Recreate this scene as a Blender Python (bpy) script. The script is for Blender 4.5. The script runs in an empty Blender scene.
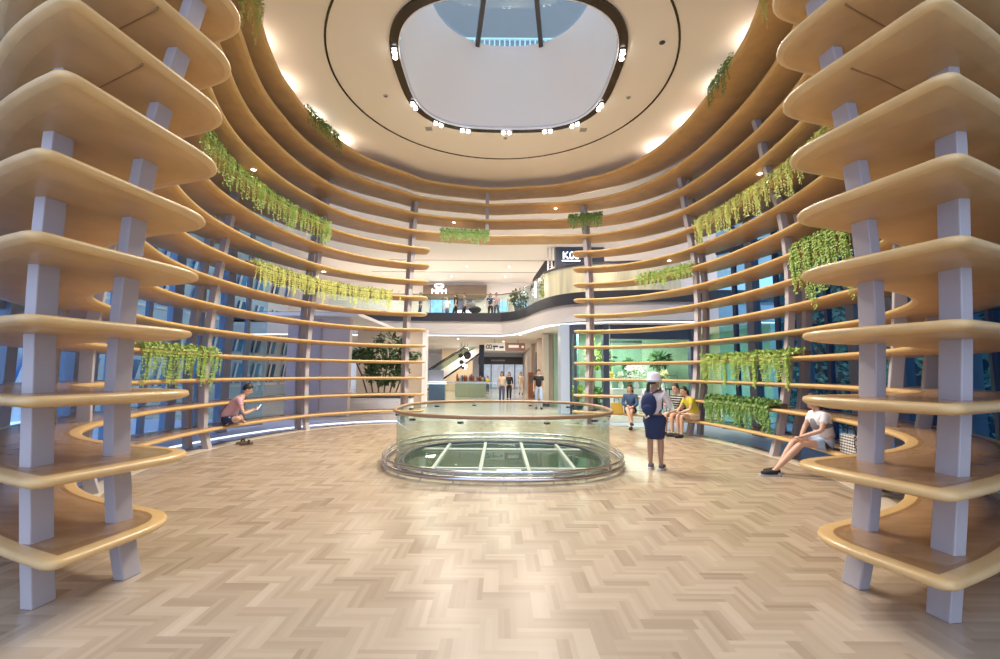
import bpy, bmesh, math, random
from mathutils import Vector, Matrix, Quaternion
random.seed(7)
PI = math.pi
S = bpy.context.scene
COL = S.collection
def R(a): return math.radians(a)

# ------------------------------------------------------------------ materials
def mat(name, color, rough=0.5, metal=0.0, spec=0.5, noise=0.0, nscale=(6, 6, 6), emit=None, estr=0.0,
        trans=0.0, alpha=1.0, bump=0.0, coord='Object', color2=None, coat=0.0):
    m = bpy.data.materials.new(name); m.use_nodes = True
    nt = m.node_tree; b = nt.nodes['Principled BSDF']
    b.inputs['Base Color'].default_value = (*color, 1)
    b.inputs['Roughness'].default_value = rough
    b.inputs['Metallic'].default_value = metal
    b.inputs['Specular IOR Level'].default_value = spec
    b.inputs['Coat Weight'].default_value = coat
    if emit:
        b.inputs['Emission Color'].default_value = (*emit, 1)
        b.inputs['Emission Strength'].default_value = estr
    if trans: b.inputs['Transmission Weight'].default_value = trans
    if alpha < 1: b.inputs['Alpha'].default_value = alpha
    if noise or color2:
        tc = nt.nodes.new('ShaderNodeTexCoord'); mp = nt.nodes.new('ShaderNodeMapping')
        mp.inputs['Scale'].default_value = nscale
        nz = nt.nodes.new('ShaderNodeTexNoise'); nz.inputs['Scale'].default_value = 1.0
        nz.inputs['Detail'].default_value = 4
        rp = nt.nodes.new('ShaderNodeValToRGB')
        c2 = color2 or tuple(min(1, c * (1 + noise)) for c in color)
        c1 = color if color2 else tuple(c * (1 - noise) for c in color)
        rp.color_ramp.elements[0].position = 0.3; rp.color_ramp.elements[1].position = 0.7
        rp.color_ramp.elements[0].color = (*c1, 1); rp.color_ramp.elements[1].color = (*c2, 1)
        nt.links.new(tc.outputs[coord], mp.inputs[0]); nt.links.new(mp.outputs[0], nz.inputs[0])
        nt.links.new(nz.outputs['Fac'], rp.inputs[0]); nt.links.new(rp.outputs[0], b.inputs['Base Color'])
        if bump:
            bp = nt.nodes.new('ShaderNodeBump'); bp.inputs['Strength'].default_value = bump
            nt.links.new(nz.outputs['Fac'], bp.inputs['Height']); nt.links.new(bp.outputs[0], b.inputs['Normal'])
    return m

def glass_mat(name, color, refl=0.12, rough=0.0):
    """thin architectural glass: tinted see-through plus a mirror share"""
    m = bpy.data.materials.new(name); m.use_nodes = True
    nt = m.node_tree; nt.nodes.clear()
    o = nt.nodes.new('ShaderNodeOutputMaterial'); mx = nt.nodes.new('ShaderNodeMixShader')
    t = nt.nodes.new('ShaderNodeBsdfTransparent'); g = nt.nodes.new('ShaderNodeBsdfGlossy')
    lw = nt.nodes.new('ShaderNodeLayerWeight'); lw.inputs[0].default_value = 0.5
    fr = nt.nodes.new('ShaderNodeMath'); fr.operation = 'POWER'; fr.inputs[1].default_value = 4.0
    nt.links.new(lw.outputs['Facing'], fr.inputs[0])
    ad = nt.nodes.new('ShaderNodeMath'); ad.operation = 'MULTIPLY_ADD'; ad.use_clamp = True
    ad.inputs[1].default_value = 0.55; ad.inputs[2].default_value = refl
    t.inputs[0].default_value = (*color, 1); g.inputs['Roughness'].default_value = rough
    nt.links.new(fr.outputs[0], ad.inputs[0]); nt.links.new(ad.outputs[0], mx.inputs[0])
    nt.links.new(t.outputs[0], mx.inputs[1]); nt.links.new(g.outputs[0], mx.inputs[2])
    nt.links.new(mx.outputs[0], o.inputs[0])
    return m

M = {}
M['wood'] = mat('pale_oak', (0.57, 0.36, 0.16), 0.36, noise=0.10, nscale=(3, 3, 30), spec=0.4)
M['wood_rim'] = mat('oak_rim', (0.64, 0.425, 0.185), 0.3, noise=0.08, nscale=(5, 5, 20))
M['wood_line'] = mat('dark_oak_band', (0.30, 0.17, 0.075), 0.3, noise=0.1)
M['wood_top'] = mat('brown_oak_top', (0.36, 0.22, 0.115), 0.22, noise=0.14, nscale=(3, 9, 3))
M['post'] = mat('lavender_grey_paint', (0.44, 0.405, 0.415), 0.45)
M['cream'] = mat('cream_plaster', (0.90, 0.85, 0.79), 0.75)
M['white'] = mat('white_plaster', (0.90, 0.89, 0.90), 0.7)
M['black'] = mat('black_gloss', (0.012, 0.012, 0.014), 0.2)
M['dark'] = mat('dark_grey', (0.05, 0.05, 0.06), 0.4)
M['navy'] = mat('navy_metal', (0.06, 0.075, 0.12), 0.4)
M['bluegrey'] = mat('blue_grey_metal', (0.30, 0.32, 0.40), 0.4)
M['steel'] = mat('brushed_steel', (0.62, 0.62, 0.66), 0.22, metal=1.0)
M['bronze'] = mat('brown_handrail', (0.33, 0.20, 0.11), 0.3)
M['lamp'] = mat('lamp_glow', (1, 1, 1), 0.5, emit=(1, 0.95, 0.86), estr=9)
M['led'] = mat('led_white', (1, 1, 1), 0.5, emit=(0.85, 0.92, 1), estr=2.2)
M['glass'] = glass_mat('balustrade_glass', (0.92, 0.972, 0.955), 0.025)
M['floorglass'] = glass_mat('floor_light_glass', (0.62, 0.72, 0.66), 0.07)
M['blueglass'] = glass_mat('tinted_facade_glass', (0.74, 0.90, 0.985), 0.05)
M['tealglass'] = glass_mat('dark_teal_glass', (0.58, 0.84, 0.97), 0.05)
M['shopglass'] = glass_mat('clear_shop_glass', (0.85, 0.93, 0.92), 0.05)

# ------------------------------------------------------------------ mesh building
class MB:
    def __init__(s): s.v = []; s.f = []; s.mi = []; s.sm = []
    def add(s, vs, fs, mi=0, smooth=False):
        o = len(s.v); s.v += [tuple(v) for v in vs]
        for f in fs:
            s.f.append([o + i for i in f]); s.mi.append(mi); s.sm.append(smooth)
        return s
    def box(s, c, d, rz=0, mi=0, tilt=None):
        x, y, z = d[0] / 2, d[1] / 2, d[2] / 2
        m = Matrix.Rotation(rz, 3, 'Z')
        if tilt is not None: m = m @ tilt
        vs = [Vector(c) + m @ Vector(p) for p in
              ((-x, -y, -z), (x, -y, -z), (x, y, -z), (-x, y, -z), (-x, -y, z), (x, -y, z), (x, y, z), (-x, y, z))]
        return s.add(vs, [(3, 2, 1, 0), (4, 5, 6, 7), (0, 1, 5, 4), (1, 2, 6, 5), (2, 3, 7, 6), (3, 0, 4, 7)], mi)
    def tube(s, path, r, n=10, mi=0, closed=False, cap=True, smooth=True):
        P = [Vector(p) for p in path]; k = len(P)
        rr = r if isinstance(r, (list, tuple)) else [r] * k
        vs = []; up = None
        for i, p in enumerate(P):
            a = P[(i - 1) % k] if closed or i > 0 else p
            b = P[(i + 1) % k] if closed or i < k - 1 else p
            t = (b - a).normalized()
            if up is None:
                up = Vector((0, 0, 1)) if abs(t.z) < 0.9 else Vector((1, 0, 0))
            sx = t.cross(up).normalized(); uu = sx.cross(t).normalized(); up = uu
            for j in range(n):
                an = 2 * PI * j / n
                vs.append(p + (sx * math.cos(an) + uu * math.sin(an)) * rr[i])
        fs = []
        m = k if closed else k - 1
        for i in range(m):
            for j in range(n):
                a, b = i * n + j, i * n + (j + 1) % n
                c, d = ((i + 1) % k) * n + (j + 1) % n, ((i + 1) % k) * n + j
                fs.append((a, b, c, d))
        s.add(vs, fs, mi, smooth)
        if cap and not closed:
            s.add(vs[:n], [tuple(range(n))[::-1]], mi); s.add(vs[-n:], [tuple(range(n))], mi)
        return s
    def lathe(s, c, prof, n=20, mi=0, smooth=True, sx=1, sy=1):
        vs = []; fs = []
        for r, z in prof:
            for j in range(n):
                a = 2 * PI * j / n
                vs.append((c[0] + r * sx * math.cos(a), c[1] + r * sy * math.sin(a), c[2] + z))
        for i in range(len(prof) - 1):
            for j in range(n):
                fs.append((i * n + j, i * n + (j + 1) % n, (i + 1) * n + (j + 1) % n, (i + 1) * n + j))
        fs.append(tuple(range(n))[::-1]); fs.append(tuple((len(prof) - 1) * n + j for j in range(n)))
        return s.add(vs, fs, mi, smooth)
    def ball(s, c, r, n=12, mi=0, rot=None):
        rx, ry, rz = r if isinstance(r, (list, tuple)) else (r, r, r)
        m = n // 2; vs = []; fs = []
        q = rot or Matrix.Identity(3)
        for i in range(m + 1):
            th = PI * i / m
            for j in range(n):
                a = 2 * PI * j / n
                vs.append(Vector(c) + q @ Vector((rx * math.sin(th) * math.cos(a), ry * math.sin(th) * math.sin(a), rz * math.cos(th))))
        for i in range(m):
            for j in range(n):
                fs.append((i * n + j, (i + 1) * n + j, (i + 1) * n + (j + 1) % n, i * n + (j + 1) % n))
        return s.add(vs, fs, mi, True)
    def prism(s, poly, z0, z1, mi=0, smooth=False):
        n = len(poly); vs = [(x, y, z0) for x, y in poly] + [(x, y, z1) for x, y in poly]
        s.add(vs, [tuple(range(n))[::-1], tuple(range(n, 2 * n))], mi)
        return s.add(vs, [(i, (i + 1) % n, n + (i + 1) % n, n + i) for i in range(n)], mi, smooth)
    def strip(s, path, z0, z1, th, mi=0, closed=False, smooth=True):
        """upright band of thickness th along a plan path; z0/z1 numbers or lists"""
        k = len(path); nn = normals2(path, closed)
        Z0 = z0 if isinstance(z0, list) else [z0] * k; Z1 = z1 if isinstance(z1, list) else [z1] * k
        vs = []
        for i, (x, y) in enumerate(path):
            nx, ny = nn[i]
            vs += [(x, y, Z0[i]), (x, y, Z1[i]), (x + nx * th, y + ny * th, Z1[i]), (x + nx * th, y + ny * th, Z0[i])]
        fs = []
        for i in range(k if closed else k - 1):
            a = 4 * i; b = 4 * ((i + 1) % k)
            for q in range(4): fs.append((a + q, b + q, b + (q + 1) % 4, a + (q + 1) % 4))
        s.add(vs, fs, mi, False)
        if not closed: s.add(vs, [(0, 1, 2, 3), (4 * k - 1, 4 * k - 2, 4 * k - 3, 4 * k - 4)], mi)
        return s
    def build(s, name, m, parent=None, fixn=True):
        me = bpy.data.meshes.new(name)
        me.from_pydata(s.v, [], s.f)
        for x in (m if isinstance(m, (list, tuple)) else [m]): me.materials.append(x)
        me.polygons.foreach_set('material_index', s.mi)
        me.polygons.foreach_set('use_smooth', s.sm)
        if fixn:
            bm = bmesh.new(); bm.from_mesh(me)
            bmesh.ops.recalc_face_normals(bm, faces=bm.faces)
            bm.to_mesh(me); bm.free()
        me.update()
        o = bpy.data.objects.new(name, me); COL.objects.link(o)
        if parent: o.parent = parent
        return o

def normals2(path, closed):
    k = len(path); out = []
    for i in range(k):
        a = path[(i - 1) % k] if closed or i > 0 else path[i]
        b = path[(i + 1) % k] if closed or i < k - 1 else path[i]
        dx, dy = b[0] - a[0], b[1] - a[1]; l = math.hypot(dx, dy) or 1
        out.append((dy / l, -dx / l))
    return out

def tag(o, label=None, cat=None, group=None, kind=None):
    if label: o['label'] = label
    if cat: o['category'] = cat
    if group: o['group'] = group
    if kind: o['kind'] = kind
    return o
def empty(name, loc=(0, 0, 0), rz=0):
    o = bpy.data.objects.new(name, None); COL.objects.link(o)
    o.location = loc; o.rotation_euler = (0, 0, rz); o.empty_display_size = 0.1
    return o
def struct(o): o['kind'] = 'structure'; return o
CH = {}
def kids(o): return [c for c in bpy.data.objects if c.parent == o]
def copy_tree(o, parent=None):
    c = o.copy(); COL.objects.link(c)
    if parent: c.parent = parent
    for ch in kids(o): copy_tree(ch, c)
    return c

# ------------------------------------------------------------------ camera, world
cd = bpy.data.cameras.new('camera'); cam = bpy.data.objects.new('camera', cd); COL.objects.link(cam)
cam.location = (0, 0, 1.6); cam.rotation_euler = (R(90 + 5.4), R(-0.4), 0)
cd.sensor_width = 36; cd.lens = 16.2; cd.clip_start = 0.05; cd.clip_end = 300
S.camera = cam
S.cycles.transparent_max_bounces = 24
S.cycles.max_bounces = 14
S.cycles.diffuse_bounces = 6
S.view_settings.view_transform = 'Standard'; S.view_settings.look = 'None'
S.view_settings.gamma = 1; S.view_settings.use_curve_mapping = False
S.view_settings.exposure = EXPO if 'EXPO' in globals() else 0.0
W = bpy.data.worlds.new('sky'); S.world = W; W.use_nodes = True
bg = W.node_tree.nodes['Background']; bg.inputs[0].default_value = (0.60, 0.72, 1.0, 1); bg.inputs[1].default_value = 2.2

# ------------------------------------------------------------------ plan of the oval shelving room
CX, CY = -0.27, 9.1
DZ = 0.505
def zk(k): return 0.42 + DZ * k
def lerp_tab(tab, x):
    """smooth curve through table points (Catmull-Rom tangents)"""
    if x <= tab[0][0]: return tab[0][1]
    if x >= tab[-1][0]: return tab[-1][1]
    for i in range(len(tab) - 1):
        (a, va), (b, vb) = tab[i], tab[i + 1]
        if x <= b:
            h = b - a; t = (x - a) / h
            ta = (vb - tab[i - 1][1]) / (b - tab[i - 1][0]) if i > 0 else (vb - va) / h
            tb = (tab[i + 2][1] - va) / (tab[i + 2][0] - a) if i + 2 < len(tab) else (vb - va) / h
            t2, t3 = t * t, t * t * t
            return (2 * t3 - 3 * t2 + 1) * va + (t3 - 2 * t2 + t) * h * ta + (3 * t2 - 2 * t3) * vb + (t3 - t2) * h * tb
IN_L = [(20, 5.70), (25, 5.78), (46, 5.80), (64, 5.70), (78, 5.62), (92, 5.55), (111, 5.65), (127, 5.82), (142, 5.80), (152, 5.55), (158, 5.30), (170, 5.05), (180, 5.02)]
IN_R = [(20, 6.10), (26, 6.12), (44, 6.05), (62, 5.85), (80, 5.58), (95, 5.50), (110, 5.62), (123, 5.80), (137, 5.85), (147, 5.68), (153, 5.45), (167, 5.08), (180, 5.02)]
# how far each level leans inwards (side walls); the back leans less
LEAN_L = [(0, 0.0), (3, -0.05), (5, 0.06), (6, 0.16), (7, 0.28), (8, 0.41), (9, 0.54), (10, 0.68), (11, 0.82), (12, 1.0), (13, 1.2), (14, 1.4)]
LEAN_R = [(0, 0.0), (2, -0.2), (4, -0.3), (6, -0.36), (8, -0.32), (9, -0.25), (10, -0.12), (11, 0.0), (12, 0.15), (13, 0.42), (14, 0.88)]
def lean(side, k): return lerp_tab(LEAN_L if side < 0 else LEAN_R, k)
def r_in(side, phi, k):
    b = lerp_tab(IN_L if side < 0 else IN_R, phi)
    w = lerp_tab([(0, 0.6), (40, 0.6), (60, 1.0), (100, 1.0), (130, 1.0), (145, 0.9), (155, 0.5), (165, 0.3), (180, 0.15)], phi)
    return b - lean(side, k) * w
def pt(side, phi, r):
    return (CX + side * r * math.sin(R(phi)), CY - r * math.cos(R(phi)))
from mathutils.geometry import tessellate_polygon
# ------------------------------------------------------------------ shelves
def fillet(poly, idx, d, n=8):
    """round the corner poly[idx] by walking d along both sides"""
    P = [Vector(p) for p in poly]; k = len(P)
    def walk(step):
        i = idx; left = d
        while True:
            a, b = P[i % k], P[(i + step) % k]; l = (b - a).length
            if l >= left: return a + (b - a) * (left / l), (i + step) % k
            left -= l; i += step
    pa, ia = walk(-1); pb, ib = walk(1)
    c = P[idx]; arc = []
    for q in range(n + 1):
        t = q / n; arc.append((pa * (1 - t) + c * t) * (1 - t) + (c * (1 - t) + pb * t) * t)
    out = []; i = ib
    while True:
        out.append(P[i])
        if i == ia: break
        i = (i + 1) % k
    return [tuple(p) for p in arc + out], len(arc)

def round_poly(poly, corners):
    """corners: list of (point, distance)"""
    for c, d in corners:
        i = min(range(len(poly)), key=lambda q: (poly[q][0] - c[0]) ** 2 + (poly[q][1] - c[1]) ** 2)
        poly, _ = fillet(poly, i, d)
    return poly

def seg_dist(p, a, b):
    dx, dy = b[0] - a[0], b[1] - a[1]; l = dx * dx + dy * dy or 1e-9
    t = max(0, min(1, ((p[0] - a[0]) * dx + (p[1] - a[1]) * dy) / l))
    return math.hypot(p[0] - a[0] - t * dx, p[1] - a[1] - t * dy)
def inset(pl, nn, ins):
    """offset loop; points that fall inside a tight corner collapse onto a good neighbour"""
    q = [(x - nx * ins, y - ny * ins) for (x, y), (nx, ny) in zip(pl, nn)]
    if ins < 0.03: return q
    n = len(pl)
    ok = [min(seg_dist(q[i], pl[(i + j) % n], pl[(i + j + 1) % n]) for j in range(-14, 14)) > ins * 0.985 for i in range(n)]
    out = []
    for i in range(n):
        if ok[i]: out.append(q[i]); continue
        for d in range(1, 20):
            if ok[(i - d) % n]: out.append(q[(i - d) % n]); break
            if ok[(i + d) % n]: out.append(q[(i + d) % n]); break
        else: out.append(q[i])
    return out
def area2(p): return sum(p[i][0] * p[(i + 1) % len(p)][1] - p[(i + 1) % len(p)][0] * p[i][1] for i in range(len(p))) / 2
SH_MATS = [M['wood'], M['wood_rim'], M['wood_line'], M['wood_top']]
T = 0.088
def slab(poly, zt, name, parent, th=T, hole=None, inlay=True):
    """shelf board: plan polygon (optionally with a hole loop), bullnose edge, inlaid darker top"""
    m = MB()
    prof = [(0.15, -th), (0.05, -0.068), (0.014, -0.054), (0.0, -0.040), (0.0, -0.022), (0.008, -0.008), (0.028, 0.0), (0.10, 0.0), (0.135, 0.0)]
    if th < 0.06: prof = [(0.02, -th), (0.0, -th + 0.012), (0.0, -0.012), (0.02, 0), (0.06, 0), (0.09, 0)]
    mis = [0] + [1] * (len(prof) - 4) + [1, 2]
    caps = []
    for q, pl in enumerate([poly] + ([hole] if hole else [])):
        if (area2(pl) < 0) != (q == 1): pl = pl[::-1]
        n = len(pl); nn = normals2(pl, True)
        vs = []
        for ins, z in prof:
            for x, y in inset(pl, nn, ins): vs.append((x, y, zt + z))
        for i in range(len(prof) - 1):
            m.add(vs, [(i * n + j, i * n + (j + 1) % n, (i + 1) * n + (j + 1) % n, (i + 1) * n + j) for j in range(n)], mis[i], True)
        caps.append((vs[:n], vs[-n:]))
    if not hole:
        b, t = caps[0]; n = len(b)
        tess = lambda lp: [tuple(f) for f in tessellate_polygon([[Vector((p[0], p[1], 0)) for p in lp]])]
        m.add(b, [f for f in tess(b)], 0); m.add(t, tess(t), 3 if inlay else 1)
    else:  # ring: both loops have matching counts
        n = len(caps[0][0])
        for q, mi in ((0, 0), (1, 3 if inlay else 1)):
            o, h = caps[0][q], caps[1][q][::-1]
            # align start of hole loop with start of the outer loop
            s0 = min(range(n), key=lambda j: (h[j][0] - o[0][0]) ** 2 + (h[j][1] - o[0][1]) ** 2)
            h = h[s0:] + h[:s0]
            m.add(list(o) + list(h), [(j, (j + 1) % n, n + (j + 1) % n, n + j) for j in range(n)], mi)
    bm_fix(m)
    return m.build(name, SH_MATS, parent, fixn=True)
def bm_fix(m):
    """weld coincident vertices so that normals come out consistent"""
    key = {}; new = []; mp = []
    for v in m.v:
        q = (round(v[0], 4), round(v[1], 4), round(v[2], 4))
        if q not in key: key[q] = len(new); new.append(v)
        mp.append(key[q])
    fs, mi, sm = [], [], []
    for f, a, b in zip(m.f, m.mi, m.sm):
        g = []
        for i in f:
            if mp[i] not in g: g.append(mp[i])
        if len(g) > 2: fs.append(g); mi.append(a); sm.append(b)
    m.v, m.f, m.mi, m.sm = new, fs, mi, sm

def width(side, phi, k):
    w = lerp_tab([(20, 1.06), (45, 0.95), (70, 0.85), (110, 0.78), (140, 0.66), (160, 0.60), (180, 0.62)], phi)
    return w + 0.02 * k
# front ends: tip and corner points per level (left, right)
TIPX_L = [-2.57, -2.472, -2.504, -2.536, -2.533, -2.525, -2.472, -2.474, -2.436, -2.388, -2.35]
TIPX_R = [2.27, 2.19, 2.26, 2.305, 2.345, 2.355, 2.34, 2.32, 2.31, 2.32, 2.33]
CORX_L = [-2.72, -2.82, -2.86, -2.84, -2.80, -2.75, -2.67, -2.70, -2.75, -2.73, -2.72]
CORX_R = [2.55, 2.59, 2.64, 2.71, 2.72, 2.71, 2.69, 2.67, 2.65, 2.64, 2.64]
def front_pts(side, k):
    if side < 0:
        return (TIPX_L[k], (3.84 if k == 0 else 3.88 + 0.024 * k)), (CORX_L[k], 2.84 - 0.058 * min(k, 4.6))
    return (TIPX_R[k], (3.58 if k == 0 else 3.62 + 0.028 * k)), (CORX_R[k], 2.66 - 0.02 * min(k, 6))
def shelf_poly(side, k, phi_b=None):
    tip, cor = front_pts(side, k)
    phi_b = phi_b if phi_b is not None else (158 if side < 0 else 153.5)
    pf_t = math.degrees(math.atan2(abs(tip[0] - CX), -(tip[1] - CY))); rt = math.hypot(tip[0] - CX, tip[1] - CY)
    pf_c = math.degrees(math.atan2(abs(cor[0] - CX), -(cor[1] - CY))); rc = math.hypot(cor[0] - CX, cor[1] - CY)
    inner = [tip]; outer = [cor]
    # a shallow bay just behind the front tip
    bay = 0.16 if k < 3 else 0.24 - 0.012 * k
    ph = pf_t + 1.2
    while ph < phi_b:
        r = r_in(side, ph, k)
        t = (ph - pf_t) / 40.0
        if t < 1:
            r0 = rt * (1 - t) ** 2 + r * (1 - (1 - t) ** 2)
            r = r0 + bay * math.sin(PI * min(1, t)) ** 2 * (1 if t < 1 else 0)
        if side > 0 and 4 <= k <= 8: r += 0.10 * math.exp(-((ph - 66) / 5) ** 2)
        inner.append(pt(side, ph, r)); ph += 1.3
    be = pt(side, phi_b, r_in(side, phi_b, k)); bo = pt(side, phi_b + 0.5, r_in(side, phi_b, k) + width(side, phi_b, k))
    ph = pf_c + 1.2
    while ph < phi_b:
        r = r_in(side, ph, k) + width(side, ph, k)
        t = (ph - pf_c) / 30.0
        if t < 1: r = rc + (r - rc) * (t * t * (3 - 2 * t))
        outer.append(pt(side, ph, r)); ph += 1.5
    poly = inner + [be, bo] + outer[::-1]
    return round_poly(poly, [(tip, 0.44), (cor, 0.13), (be, 0.42), (bo, 0.2)])

left_screen = tag(empty('curved_shelving', pt(-1, 90, 6.0) + (0,)), 'left half of the oval oak shelf screen on grey posts', 'shelving')
right_screen = tag(empty('curved_shelving', pt(1, 90, 6.0) + (0,)), 'right half of the oval oak shelf screen on grey posts', 'shelving')
canopy = tag(empty('ring_canopy', (CX, CY, zk(11))), 'stack of continuous oak rings closing the oval above the passage', 'canopy')
def reparent(o, p):
    o.parent = p; o.matrix_parent_inverse = Matrix.Translation(-Vector(p.location)); return o
for side, root in ((-1, left_screen), (1, right_screen)):
    for k in range(11):
        reparent(slab(shelf_poly(side, k), zk(k), 'bench_board' if k == 0 else 'shelf', None), root)
def ring_loop(k, off):
    out = []
    for s in range(0, 120):
        ph = s * 3.0
        side = -1 if ph <= 180 else 1
        q = ph if ph <= 180 else 360 - ph
        r = r_in(side, q, k)
        rl, rr = r_in(-1, q, k), r_in(1, q, k)
        # blend the two sides across front and back so the ring closes smoothly
        e = min(q, 180 - q)
        if e < 24:
            t = 0.5 + 0.5 * e / 24; r = (rl * t + rr * (1 - t)) if side < 0 else (rr * t + rl * (1 - t))
        if q < 40: r = r * (q / 40) + 5.3 * (1 - q / 40) - (0.5 * (lean(-1, k) + lean(1, k))) * (1 - q / 40) * 0.9
        w = off * (width(side, q, k) if q > 60 else 0.85)
        if off: w += 0.16 if k < 12 else 0.1
        out.append(pt(side, q, r + w))
    return out
for k in range(11, 15):
    reparent(slab(ring_loop(k, 1), zk(k), 'ring_shelf', None, hole=ring_loop(k, 0)), canopy)

# posts: rectangular section bent to follow the lean of the shelves
def post(side, phi, off, root, z1k, sec=(0.10, 0.20), axis=None, base=None):
    m = MB(); path = []
    zs = [0.0, 0.2, 0.42] + [zk(k) for k in range(1, z1k + 1)]
    for z in zs:
        k = (z - 0.42) / DZ
        kk_ = max(k, 0); ln = lean(side, kk_)
        r = r_in(side, phi, kk_) + off + (ln * (0.42 if side < 0 else 0.6) if ln > 0 else 0) * (1 if phi < 140 else 0.2)
        if z < 0.42: r -= 0.13 * (1 - z / 0.42) if off < 0.5 else 0.05 * (1 - z / 0.42)
        x, y = pt(side, phi, r)
        if base:
            tabx, by = base
            x = lerp_tab(tabx, z); y = by + 0.012 * z
        path.append((x, y, z))
    a = R(phi) if axis is None else axis
    ux, uy = (side * math.sin(a), -math.cos(a))       # radial direction
    tx, ty = -uy, ux
    vs = []
    for x, y, z in path:
        for p, q in ((-1, -1), (1, -1), (1, 1), (-1, 1)):
            vs.append((x + ux * p * sec[1] / 2 + tx * q * sec[0] / 2, y + uy * p * sec[1] / 2 + ty * q * sec[0] / 2, z))
    fs = [(3, 2, 1, 0), tuple(4 * (len(path) - 1) + i for i in range(4))]
    for i in range(len(path) - 1):
        for j in range(4): fs.append((4 * i + j, 4 * i + (j + 1) % 4, 4 * i + 4 + (j + 1) % 4, 4 * i + 4 + j))
    m.add(vs, fs)
    o = m.build('post', M['post'])
    md = o.modifiers.new('bevel', 'BEVEL'); md.width = 0.008; md.segments = 2; md.limit_method = 'ANGLE'
    return reparent(o, root)
PX = {(-1, 0): [(0, -2.88), (.5, -3.0), (1.2, -3.08), (1.9, -3.11), (2.9, -3.09), (3.4, -3.04), (3.8, -2.97), (4.2, -2.88), (5.5, -2.6)],
      (-1, 1): [(0, -3.135), (.7, -3.23), (1.45, -3.30), (2.25, -3.36), (3.3, -3.37), (3.85, -3.35), (5.5, -3.25)],
      (1, 0): [(0, 2.72), (.5, 2.84), (1.15, 2.935), (2.15, 3.02), (2.65, 3.02), (3.15, 2.99), (3.65, 2.95), (4.1, 2.88), (5.5, 2.65)],
      (1, 1): [(0, 2.95), (.6, 3.05), (1.2, 3.14), (1.75, 3.21), (2.3, 3.256), (3.3, 3.33), (3.85, 3.33), (5.5, 3.25)]}
for side, root, ys in ((-1, left_screen, (3.66, 3.23)), (1, right_screen, (3.60, 3.15))):
    for q in (0, 1): post(side, 28, 0.1 + 0.6 * q, root, 10, (0.095, 0.15), R(8), (PX[side, q], ys[q]))
JL7 = [(-2.69, 3.16), (-2.83, 3.23), (-3.23, 3.42), (-3.6, 3.62)]; JL8 = [(-2.66, 3.22), (-2.84, 3.3), (-3.14, 3.43), (-3.5, 3.62)]
JR7 = [(2.60, 3.16), (2.88, 3.26), (3.35, 3.47), (3.7, 3.65)]; JR8 = [(2.58, 3.15), (2.79, 3.24), (3.17, 3.41), (3.55, 3.6)]
# panel joints in two of the wide front boards
for side, root, k, pth in ((-1, left_screen, 7, JL7), (-1, left_screen, 8, JL8), (1, right_screen, 7, JR7), (1, right_screen, 8, JR8)):
    mm = MB(); mm.strip(pth, zk(k) - T - 0.003, zk(k) - T + 0.02, 0.010); reparent(mm.build('panel_joint', M['wood_line']), root)
for side, root, st in ((-1, left_screen, (58, 92.5, 123.5, 152.5)), (1, right_screen, (61, 89, 118, 149.5))):
    for ph in st:
        for off in (0.26, 0.60):
            post(side, ph, off, root, 13, (0.12, 0.14))
for ph, side in ((178, -1),):
    for off in (0.3, 0.56):
        m = MB()
        for k in range(11, 14):
            x, y = pt(side, ph, r_in(side, ph, k) + off)
            m.box((x, y, zk(k) + DZ / 2 - 0.045), (0.11, 0.13, DZ - 0.085))
        reparent(m.build('post', M['post']), canopy)
# ------------------------------------------------------------------ setting: floor
def bench_r(phi, side): return r_in(side, phi, 0)
def polar(x, y):
    dx, dy = x - CX, y - CY
    return (-1 if dx < 0 else 1), math.degrees(math.atan2(abs(dx), -dy)), math.hypot(dx, dy)
GX, GY, GA, GB, GN = 0.06, 8.65, 1.93, 1.86, 2.5      # oval glazed opening in the floor
def oval(a, b, n=96, e=GN, cx=GX, cy=GY):
    out = []
    for i in range(n):
        t = 2 * PI * i / n; c, s_ = math.cos(t), math.sin(t)
        out.append((cx + a * math.copysign(abs(c) ** (2 / e), c), cy + b * math.copysign(abs(s_) ** (2 / e), s_)))
    return out
def in_oval(x, y, a, b, e=GN): return (abs(x - GX) / a) ** e + (abs(y - GY) / b) ** e < 1

fm = bpy.data.materials.new('herringbone_oak'); fm.use_nodes = True
nt = fm.node_tree; b = nt.nodes['Principled BSDF']; N = nt.nodes.new; L = nt.links.new
b.inputs['Roughness'].default_value = 0.25; b.inputs['Specular IOR Level'].default_value = 0.5
uv = N('ShaderNodeUVMap'); uv.uv_map = 'grain'
at = N('ShaderNodeAttribute'); at.attribute_name = 'plank'
sp = N('ShaderNodeSeparateXYZ'); L(uv.outputs[0], sp.inputs[0])
m4 = N('ShaderNodeMath'); m4.operation = 'MULTIPLY'; m4.inputs[1].default_value = 3.0; L(sp.outputs[1], m4.inputs[0])
fl = N('ShaderNodeMath'); fl.operation = 'FLOOR'; L(m4.outputs[0], fl.inputs[0])
cb = N('ShaderNodeCombineXYZ'); L(fl.outputs[0], cb.inputs[0]); L(at.outputs['Fac'], cb.inputs[1])
wn = N('ShaderNodeTexWhiteNoise'); wn.noise_dimensions = '2D'; L(cb.outputs[0], wn.inputs[0])
cb2 = N('ShaderNodeCombineXYZ'); L(sp.outputs[0], cb2.inputs[0]); L(m4.outputs[0], cb2.inputs[1]); L(at.outputs['Fac'], cb2.inputs[2])
mpn = N('ShaderNodeMapping'); mpn.inputs['Scale'].default_value = (3, 4, 97); L(cb2.outputs[0], mpn.inputs[0])
nz = N('ShaderNodeTexNoise'); nz.inputs['Scale'].default_value = 1.5; L(mpn.outputs[0], nz.inputs[0])
mixf = N('ShaderNodeMath'); mixf.operation = 'MULTIPLY_ADD'; mixf.inputs[1].default_value = 0.30; L(wn.outputs[0], mixf.inputs[0])
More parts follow.
